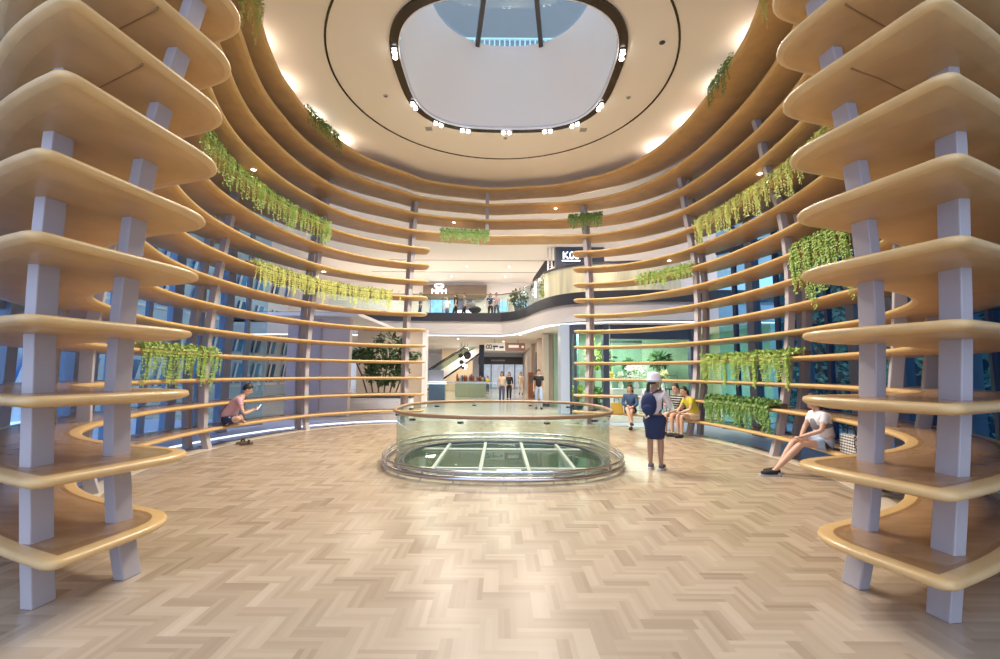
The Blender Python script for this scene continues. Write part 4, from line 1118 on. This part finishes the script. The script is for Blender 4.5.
        if long:
            for k_ in range(-3, 4):
                x = k_ * 0.022 * u; b0 = s.H - s.f * 0.07 * u + s.r * x
                hb.tube([b0 + s.up * 0.02, b0 - s.up * 0.1 * u - s.f * .01, b0 - s.up * (0.1 + 0.16 * long) * u], [0.03 * u, 0.028 * u, 0.016 * u], 8)
        if tail:
            b0 = s.H - s.f * 0.10 * u
            hb.tube([b0, b0 - s.f * .03 - s.up * .06, b0 - s.f * .035 - s.up * .2, b0 - s.f * .03 - s.up * .36], [0.024, 0.03, 0.026, 0.01], 8)
        return hb.build('hair', m_ or M['hair'], s.root, fixn=False)
    def top(s, m_, sleeve=0.55, name='shirt', pad=1.13, low=0.0):
        J, u, g = s.J, s.u, s.g
        hem = J['pelvis'] + (J['pelvis'] - J['waist']) * low
        ch = [[(hem, 0.135 * u * g * pad / 1.08), (J['waist'], 0.113 * u * g * pad), (J['chest'], 0.122 * u * g * pad), (J['upper'], 0.10 * u * g * pad), (J['upper'] + (J['neck'] - J['upper']) * 0.72, 0.066 * u)]]
        for sd in 'LR':
            sh, el, wr = J['sh' + sd], J['el' + sd], J['wr' + sd]
            if sleeve <= 0: ch.append([3, (sh, 0.055 * u)]); continue
            if sleeve <= 1: ch.append([3, (sh, 0.062 * u), (sh + (el - sh) * sleeve, 0.058 * u)])
            else: ch.append([3, (sh, 0.062 * u), (el, 0.05 * u), (el + (wr - el) * (sleeve - 1), 0.038 * u)])
        return join([(chainmesh(ch, 2), 0)], name, m_, s.root)
    def shorts(s, m_, ln=0.75, name='shorts', flare=1.2):
        J, u, g = s.J, s.u, s.g
        ch = [[(J['pelvis'] + (J['waist'] - J['pelvis']) * 0.55, 0.118 * u * g), (J['pelvis'], 0.14 * u * g)]]
        for sd in 'LR':
            hp, kn, an = (J[k_ + sd] for k_ in ('hip', 'kn', 'an'))
            if ln <= 1: ch.append([1, (hp, 0.098 * u * g), ((hp + (kn - hp) * ln * .5), 0.085 * u * flare * g * .95), (hp + (kn - hp) * ln, 0.078 * u * flare)])
            else: ch.append([1, (hp, 0.098 * u * g), ((hp + kn) / 2, 0.086 * u), (kn, 0.068 * u), (kn + (an - kn) * (ln - 1), 0.056 * u)])
        return join([(chainmesh(ch, 2), 0)], name, m_, s.root)
    def shoes(s, m_, sole=None):
        J, u = s.J, s.u
        for sd in 'LR':
            an, toe = J['an' + sd], J['toe' + sd]; d = toe - an; d.z = 0; d = d.normalized() if d.length > 1e-4 else Vector((0, 1, 0))
            hz = toe + Vector((0, 0, 0.012 * u)); heel = Vector((an.x, an.y, toe.z + 0.012 * u)) - d * 0.05 * u
            m2 = chainmesh([[(heel, 0.048 * u), (heel + d * 0.09 * u + Vector((0, 0, .016 * u)), 0.055 * u), (hz + d * 0.01 * u, (0.058 * u, 0.042 * u)), (hz + d * 0.06 * u, 0.034 * u)]], 1)
            o = join([(m2, 0)], 'shoe', m_, s.root)
            if sole:
                mm = MB(); c = (heel + hz + d * 0.05 * u) / 2; ang = math.atan2(d.y, d.x)
                L_ = (hz - heel).length + 0.14 * u; zb = toe.z - 0.03 * u
                mm.prism([(c.x + math.cos(ang) * L_ / 2 * math.cos(t) * 1.0 - math.sin(ang) * 0.05 * u * math.sin(t), c.y + math.sin(ang) * L_ / 2 * math.cos(t) + math.cos(ang) * 0.05 * u * math.sin(t)) for t in [i * PI / 8 for i in range(16)]], zb, zb + 0.026 * u)
                mm.build('sole', sole, o)
def stand(h=1.65, step=0.0, arms=None):
    u = h / 1.65
    J = dict(pelvis=(0, 0, .90), waist=(0, 0, 1.05), chest=(0, .005, 1.20), upper=(0, -.005, 1.33), neck=(0, 0, 1.41), head=(0, .02, 1.535),
             shL=(-.165, 0, 1.34), shR=(.165, 0, 1.34), elL=(-.20, -.03, 1.08), elR=(.20, -.03, 1.08), wrL=(-.21, .04, .86), wrR=(.21, .04, .86),
             hipL=(-.085, 0, .86), hipR=(.085, 0, .86), knL=(-.09, .02 + step, .47), knR=(.09, .02 - step * .4, .47),
             anL=(-.09, 0 + step, .08), anR=(.09, -step * 1.1, .08), toeL=(-.10, .15 + step, .03), toeR=(.10, .15 - step, .03))
    J.update(arms or {})
    return {k_: tuple(c * u for c in v) for k_, v in J.items()}
def sit(h=1.65, lean_=0.1, knee=0.45, foot=0.0, arms=None, spread=0.1, seat=0.42):
    u = h / 1.65; z = seat / u + 0.11
    J = dict(pelvis=(0, 0, z), waist=(0, lean_ * .3, z + .15), chest=(0, lean_ * .7, z + .30), upper=(0, lean_ * 1.05, z + .43), neck=(0, lean_ * 1.25, z + .51), head=(0, lean_ * 1.45 + .03, z + .635),
             shL=(-.165, lean_, z + .43), shR=(.165, lean_, z + .43), elL=(-.22, lean_ + .08, z + .18), elR=(.22, lean_ + .08, z + .18), wrL=(-.10, lean_ + .28, z + .10), wrR=(.10, lean_ + .28, z + .10),
             hipL=(-.09, .04, z - .02), hipR=(.09, .04, z - .02), knL=(-spread, .45, z + .02), knR=(spread, .45, z + .02),
             anL=(-spread, .45 + foot, .09), anR=(spread, .45 + foot, .09), toeL=(-spread - .01, .61 + foot, .03), toeR=(spread + .01, .61 + foot, .03))
    J.update(arms or {})
    return {k_: tuple(c * u for c in v) for k_, v in J.items()}
C_white = cloth('white_cotton', (0.78, 0.76, 0.80)); C_navy = cloth('navy_cotton', (0.02, 0.035, 0.10)); C_black = cloth('black_cotton', (0.012, 0.012, 0.016))
C_denim = cloth('blue_denim', (0.045, 0.085, 0.17), noise=0.2, nscale=(30, 30, 30)); C_jeans = cloth('light_denim', (0.33, 0.44, 0.60), noise=0.15, nscale=(20, 20, 20))
C_yellow = cloth('mustard_cotton', (0.58, 0.50, 0.04)); C_pink = cloth('dusty_pink_cotton', (0.56, 0.34, 0.38)); C_grey = cloth('grey_mesh', (0.22, 0.2, 0.22))
C_cream = cloth('cream_cotton', (0.75, 0.62, 0.48)); C_shoe = cloth('dark_shoe', (0.03, 0.028, 0.03)); C_gshoe = cloth('grey_sneaker', (0.16, 0.14, 0.16))
# 1 woman with the hat, seen from behind
p = Person('hat', 'woman in white bucket hat, white shirt and navy skirt standing with a backpack', (2.62, 7.72, 0), R(-28),
           stand(1.56, 0.0, dict(wrL=(-.10, .30, 1.06), elL=(-.24, .06, 1.07), elR=(.25, .10, 1.10), wrR=(.12, .34, 1.12), face=(.6, .8, -.05))), 1.56, 'skin2')
p.hair(tail=True); p.top(C_white, 1.35, pad=1.2, low=-0.3); p.shoes(C_gshoe, cloth('white_sole', (0.7, 0.7, 0.7)))
mm = MB(); u = p.u
mm.lathe((0, 0, 0), [(0.118 * u, 0.50), (0.155 * u, 0.52), (0.163 * u, 0.62), (0.175 * u, 0.72), (0.195 * u, 0.80), (0.185 * u, 0.86), (0.15 * u, 0.90)][::-1], 20, sx=1.05, sy=0.85)
o = mm.build('skirt', C_navy, p.root)
sx = o; 
for v in o.data.vertices: v.co.z = v.co.z
mm = MB(); c = p.H + p.up * 0.045
mm.lathe((0, 0, 0), [(0.135, -0.035), (0.145, -0.045), (0.118, 0.0), (0.108, 0.03), (0.100, 0.10), (0.075, 0.118), (0.0, 0.122)], 20)
o = mm.build('bucket_hat', C_white, p.root); o.location = c
mm = MB(); mm.ball((-0.06, -0.17, 1.08), (0.13, 0.075, 0.20), 14); mm.ball((-0.06, -0.235, 1.0), (0.09, 0.03, 0.09), 12)
for k_ in (-1, 1): mm.tube([(-0.06 + k_ * .06, -0.16, 1.26), (k_ * .11, -0.03, 1.335), (k_ * .12, 0.12, 1.22), (k_ * .12, .05, 1.0), (k_ * .1, -0.12, 0.95)], 0.014, 6)
bp_ = mm.build('backpack', C_navy, p.root)
mm = MB(); mm.tube([(-0.12, -0.26, 0.93), (-0.1, -0.27, 0.86), (-0.04, -0.27, 0.9)], 0.014, 6); mm.build('strap', C_cream, bp_)
# 2 seated woman in denim
def seatpos(side, ph, k=0, d=0.38): return pt(side, ph, r_in(side, ph, k) + d)
x, y = seatpos(1, 135.8, d=0.06); p = Person('denim', 'seated woman in a blue denim jacket with crossed legs on the bench', (x, y, 0), R(150),
    sit(1.6, .08, arms=dict(knR=(.02, .47, .62), anR=(-.14, .62, .24), toeR=(-.20, .74, .17), wrR=(-.02, .33, .66))), 1.6)
p.hair(long=1.0); p.top(C_denim, 1.8, 'jacket', 1.18); p.shorts(C_black, 0.6); p.shoes(C_shoe)
t = tag(empty('tote_bag', (x - 0.40, y + 0.1, zk(0))), 'mustard bag on the bench beside the woman in denim', 'bag')
mm = MB(); mm.prism([(-.18, 0), (.18, 0), (.15, .3), (-.15, .3)], -.06, .06); o = mm.build('bag_body', cloth('mustard_canvas', (.55, .36, .06)), t); o.rotation_euler = (PI / 2, 0, 0)
mm = MB(); mm.tube([(-.08, 0, .29), (-.06, 0, .42), (.06, 0, .42), (.08, 0, .29)], .01, 6); mm.build('handle', C_shoe, t)
# 3 man in dark striped shirt
M['stripe'] = cloth('striped_jersey', (0.02, 0.02, 0.022))
nt = M['stripe'].node_tree; b_ = nt.nodes['Principled BSDF']; tc = nt.nodes.new('ShaderNodeTexCoord'); wv = nt.nodes.new('ShaderNodeTexWave'); wv.bands_direction = 'Z'; wv.inputs['Scale'].default_value = 5.0
cr = nt.nodes.new('ShaderNodeValToRGB'); cr.color_ramp.interpolation = 'CONSTANT'; cr.color_ramp.elements[0].color = (.02, .02, .022, 1); cr.color_ramp.elements[1].position = .72; cr.color_ramp.elements[1].color = (.6, .58, .5, 1)
nt.links.new(tc.outputs['Object'], wv.inputs[0]); nt.links.new(wv.outputs['Fac'], cr.inputs[0]); nt.links.new(cr.outputs[0], b_.inputs['Base Color'])
x, y = seatpos(1, 119.8, d=0.04); p = Person('striped', 'seated man in a dark striped shirt raising one hand', (x, y, 0), R(118),
    sit(1.72, .10, arms=dict(elR=(.30, .22, .72), wrR=(.22, .36, .92))), 1.72, 'skin', 1.08)
p.hair(); p.top(M['stripe'], 0.35); p.shorts(C_black, 0.85); p.shoes(C_shoe)
# 4 person in yellow
x, y = seatpos(1, 114.8, d=0.08); p = Person('yellow', 'seated person in a mustard yellow shirt leaning forward, seen from the side', (x, y, 0), R(95),
    sit(1.62, .20, arms=dict(wrR=(.0, .50, .66), elR=(.2, .34, .72), face=(-.3, 1, -.1))), 1.62)
p.hair(long=0.3); p.top(C_yellow, 0.6, pad=1.2); p.shorts(cloth('tan_shorts', (.6, .45, .33)), 0.6); p.shoes(C_shoe)
# 5 right sitter
x, y = seatpos(1, 72, d=0.08); p = Person('vest', 'seated person in white tee and grey vest with pale denim shorts, legs stretched forward', (x, y, 0), R(86),
    sit(1.66, .10, foot=.22, arms=dict(wrR=(-.02, .40, .60), wrL=(-.06, .44, .60), elR=(.22, .2, .72), elL=(-.22, .2, .72), knL=(-.09, .44, .50), knR=(.13, .42, .52), anL=(-.1, .86, .09), toeL=(-.1, 1.02, .03), anR=(.06, .74, .09), toeR=(.07, .90, .03))), 1.66, 'skin', 1.06)
p.hair(long=0.5); p.top(C_white, 0.62, pad=1.2); p.shorts(C_jeans, 0.55, flare=1.25); p.shoes(C_shoe, cloth('pale_sole', (.5, .55, .65)))
J = p.J; ch = [[(J['waist'], 0.155), (J['chest'], 0.17), (J['upper'], 0.135)]]
join([(chainmesh(ch, 2), 0)], 'vest', C_grey, p.root)
M['check'] = cloth('black_white_check', (.8, .8, .8)); nt = M['check'].node_tree; b_ = nt.nodes['Principled BSDF']; ck = nt.nodes.new('ShaderNodeTexChecker'); ck.inputs['Scale'].default_value = 34
ck.inputs[1].default_value = (.02, .02, .02, 1); ck.inputs[2].default_value = (.75, .73, .7, 1); tc = nt.nodes.new('ShaderNodeTexCoord'); mpp = nt.nodes.new('ShaderNodeMapping'); mpp.inputs['Rotation'].default_value = (0, 0, R(45)); nt.links.new(tc.outputs['Object'], mpp.inputs[0]); nt.links.new(mpp.outputs[0], ck.inputs[0]); nt.links.new(ck.outputs[0], b_.inputs['Base Color'])
x2, y2 = pt(1, 67.6, r_in(1, 67.6, 0) + .2)
t = tag(empty('handbag', (x2, y2, zk(0)), R(80)), 'black and white checked handbag on the bench beside the person in a vest', 'bag')
mm = MB(); mm.prism([(-.16, 0), (.16, 0), (.21, .05), (.17, .29), (-.17, .29), (-.21, .05)], -.07, .07); o = mm.build('bag_body', M['check'], t); o.rotation_euler = (PI / 2, 0, 0)
md = o.modifiers.new('bevel', 'BEVEL'); md.width = .03; md.segments = 3
mm = MB(); mm.tube([(-.12, 0, .26), (-.08, 0, .42), (.08, 0, .42), (.12, 0, .26)], .012, 6); mm.build('handle', C_shoe, t)
# 6 man on the left bench
x, y = seatpos(-1, 97, d=0.13); p = Person('pink', 'man in dusty pink tee sitting cross legged on the left bench with a phone', (x, y, 0), R(-62),
    sit(1.68, .26, arms=dict(knL=(-.30, .28, .57), knR=(.30, .28, .57), anL=(.08, .34, .50), anR=(-.10, .26, .53), toeL=(.20, .40, .48), toeR=(-.22, .33, .52), wrL=(-.04, .52, .72), wrR=(.06, .54, .72), elL=(-.24, .34, .66), elR=(.26, .36, .66), face=(0, .9, -.45))), 1.68, 'skin', 1.05)
p.hair(); p.top(C_pink, 0.55, pad=1.2); p.shorts(C_navy, 0.75)
t = tag(empty('phone', Vector((x, y, 0)) + Matrix.Rotation(R(-62), 3, 'Z') @ Vector((0.01, .665, .79)), R(-62)), 'white phone held by the man in pink', 'phone')
mm = MB(); mm.box((0, 0, 0), (.07, .012, .14), 0, 0, Matrix.Rotation(R(-35), 3, 'X')); mm.build('case', C_white, t)
mm = MB(); mm.box((0, -.008, 0.003), (.062, .004, .125), 0, 0, Matrix.Rotation(R(-35), 3, 'X')); mm.build('screen', M['glowwhite'], t)
for i, (dx, dy, a, lb) in enumerate(((-5.62, 9.98, -20, 'brown sandal on the floor below the man in pink, nearer the bench'), (-5.44, 9.86, -50, 'brown sandal on the floor below the man in pink, farther from the bench'))):
    t = tag(empty('sandal', (dx, dy, 0.008), R(a)), lb, 'sandal')
    mm = MB(); mm.prism([(0.05 * math.sin(q) * (1 + .2 * math.cos(q)), 0.13 * math.cos(q)) for q in [j * PI / 8 for j in range(16)]], 0, .045); mm.build('sole', cloth('sandal_sole', (.12, .08, .06)), t)
    mm = MB(); mm.tube([(-.05, .03, .035), (-.03, .05, .085), (.03, .05, .085), (.05, .03, .035)], .02, 6); mm.build('strap', C_shoe, t)
# background walkers
def walker(lb, loc_, rz, h, topm, botm, ln=2.0, sleeve=.6, long=0.0, step=.12, low=0.1, skirt=False, grp=None, sk='skin'):
    p = Person('walker', lb, loc_, R(rz), stand(h, step), h, sk, 1.0, grp)
    p.hair(long=long); p.top(topm, sleeve, pad=1.2, low=low)
    if botm: p.shorts(botm, ln, 'trousers' if ln > 1 else 'shorts')
    p.shoes(C_shoe); return p
M['jean2'] = cloth('washed_jeans', (.36, .45, .62))
walker('man in black tee and washed jeans walking toward the hall', (1.70, 19.9, 0), 180, 1.72, C_black, M['jean2'], 1.9, .62, sk='skin')
walker('woman in pale top and dark trousers walking in the corridor', (.10, 23.8, 0), 180, 1.62, C_cream, cloth('slate', (.10, .12, .2)), 1.9, .6, 1.0)
walker('person in black walking behind the woman in pale top', (.52, 25.6, 0), 175, 1.6, C_black, C_black, 1.9, 1.6, 0.5)
walker('woman in long cream clothes far along the corridor', (1.5, 32.5, 0), 185, 1.6, C_cream, C_cream, 1.85, 1.5, 1.0, low=1.2)
walker('child in yellow far along the corridor', (-.9, 33.5, 0), 170, 1.3, C_yellow, C_denim, 1.8, .6, 0.4)
for i, (x, y, rz, h, tm, bm_, lb) in enumerate(((-2.2, 27.4, 100, 1.66, C_grey, C_black, 'person in grey on the upper floor pushing a stroller'),
     (-2.75, 27.5, 90, 1.7, C_black, C_black, 'person in black on the upper floor behind the stroller pair'),
     (-.25, 27.0, 200, 1.64, C_pink, C_denim, 'person in pink on the upper floor near the middle'),
     (-.62, 27.4, 190, 1.66, C_navy, C_black, 'person in dark clothes on the upper floor just left of the one in pink'),
     (-4.9, 27.4, 120, 1.68, C_denim, C_navy, 'person in blue on the upper floor before the glowing shop'),
     (-3.4, 28.6, 150, 1.62, C_white, C_denim, 'person in white on the upper floor by the lit counter'),
     (.62, 26.8, 180, 1.6, C_cream, C_cream, 'person in cream on the upper floor beside the green plant'))):
    walker(lb, (x, y, 4.75), rz, h, tm, bm_, 1.9, .6, (i % 2) * 0.8)
t = tag(empty('stroller', (-1.55, 27.2, 4.75), R(90)), 'dark baby stroller on the upper floor', 'stroller')
mm = MB(); mm.ball((0, 0, .62), (.24, .4, .22), 14); mm.build('seat', C_black, t)
mm = MB(); mm.ball((0, .22, .88), (.25, .26, .2), 14); mm.build('hood', C_grey, t)
mm = MB(); mm.tube([(0, -.55, .25), (0, 0, .45), (0, .6, 1.02)], .02, 6); mm.tube([(-.2, .6, 1.02), (.2, .6, 1.02)], .02, 6); mm.build('frame', M['steel'], t)
for a in (-1, 1):
    for c in (-.38, .32):
        mm = MB(); mm.lathe((0, 0, 0), [(.03, -.02), (.12, -.02), (.12, .02), (.03, .02)], 14); o = mm.build('wheel', M['black'], t); o.rotation_euler = (0, PI / 2, 0); o.location = (a * .22, c, .12)
# ------------------------------------------------------------------ lights
def light(kind, loc, energy, color, size=0.3, rot=None, **kw):
    l = bpy.data.lights.new('lamp', kind); l.energy = energy; l.color = color
    if kind == 'AREA': l.size = size
    else: l.shadow_soft_size = size
    for k_, v_ in kw.items(): setattr(l, k_, v_)
    o = bpy.data.objects.new('lamp', l); o.location = loc; COL.objects.link(o)
    if rot: o.rotation_euler = rot
    return o
for ii in (93, 5, 13, 19, 24, 29, 35, 43, 51, 60, 72, 84):
    x, y = tr[ii]
    light('SPOT', (x, y, ZC - 0.16), 950 if ii in (19, 24, 29) else 260, (1.0, 0.92, 0.80), 0.06, (0, 0, 0), spot_size=R(150), spot_blend=0.8)

for x, y in ((-8, 27), (-4, 27), (0, 27), (4, 24), (-2, 19.5), (3.6, 16.2), (1.5, 19.5)):  # nearest three are unseen fills added to brighten the bulkhead and curved glazing
    light('AREA', (x, y, ZC - 0.1), 160, (1.0, 0.88, 0.74), 1.5)
for x, y in ((-4.5, 28), (0.5, 24), (0.5, 32), (0.5, 40), (-3, 33), (-3.4, 35.5), (-4.0, 19)):
    light('AREA', (x, y, 3.42), 35 if y == 19 else 95, (1.0, 0.9, 0.76), 1.2)
light('AREA', (5.9, 19.6, 3.42), 330, (0.95, 1.0, 0.85), 1.5)
light('AREA', (3.5, 18.9, 3.42), 130, (0.95, 1.0, 0.85), 0.8)
light('POINT', (GX, GY, -1.0), 60, (1.0, 0.95, 0.8), 0.3)

# uplights along the top ring and small downlights under rings above the plants
for side in (-1, 1):
    for ph in (30, 52, 74, 90, 106, 120):
        x, y = pt(side, ph, r_in(side, ph, 14) + 0.45)
        light('AREA', (x, y, zk(14) + 0.06), 9, (1.0, 0.92, 0.80), 0.25, (PI, 0, 0))
for side, k, ph, lb in ((-1, 11, 92, 'small bright downlight under the ring above the long ferns at the left'), (1, 11, 92, 'small bright downlight under the ring above the long ferns at the right'),
                        (-1, 12, 166, 'small bright downlight under the ring above the passage ferns'), (1, 13, 158, 'small downlight under the upper ring at the right of the passage'), (-1, 8, 125, 'small downlight under the shelf above the lime ferns'), (1, 9, 126, 'small downlight under the shelf above the short fern row')):
    x, y = pt(side, ph, r_in(side, ph, k) + 0.32)
    t = tag(empty('downlight', (x, y, zk(k) - 0.088)), lb, 'downlight')
    mm = MB(); mm.lathe((0, 0, 0), [(0.07, 0), (0.065, -0.012)], 14); mm.build('rim', M['white'], t)
    mm = MB(); mm.lathe((0, 0, -0.012), [(0.05, 0), (0.04, -0.008)], 14); mm.build('bulb', M['lamp'], t)
    light('SPOT', (x, y, zk(k) - 0.12), 30, (1.0, 0.85, 0.6), 0.05, (0, 0, 0), spot_size=R(150), spot_blend=1.0)
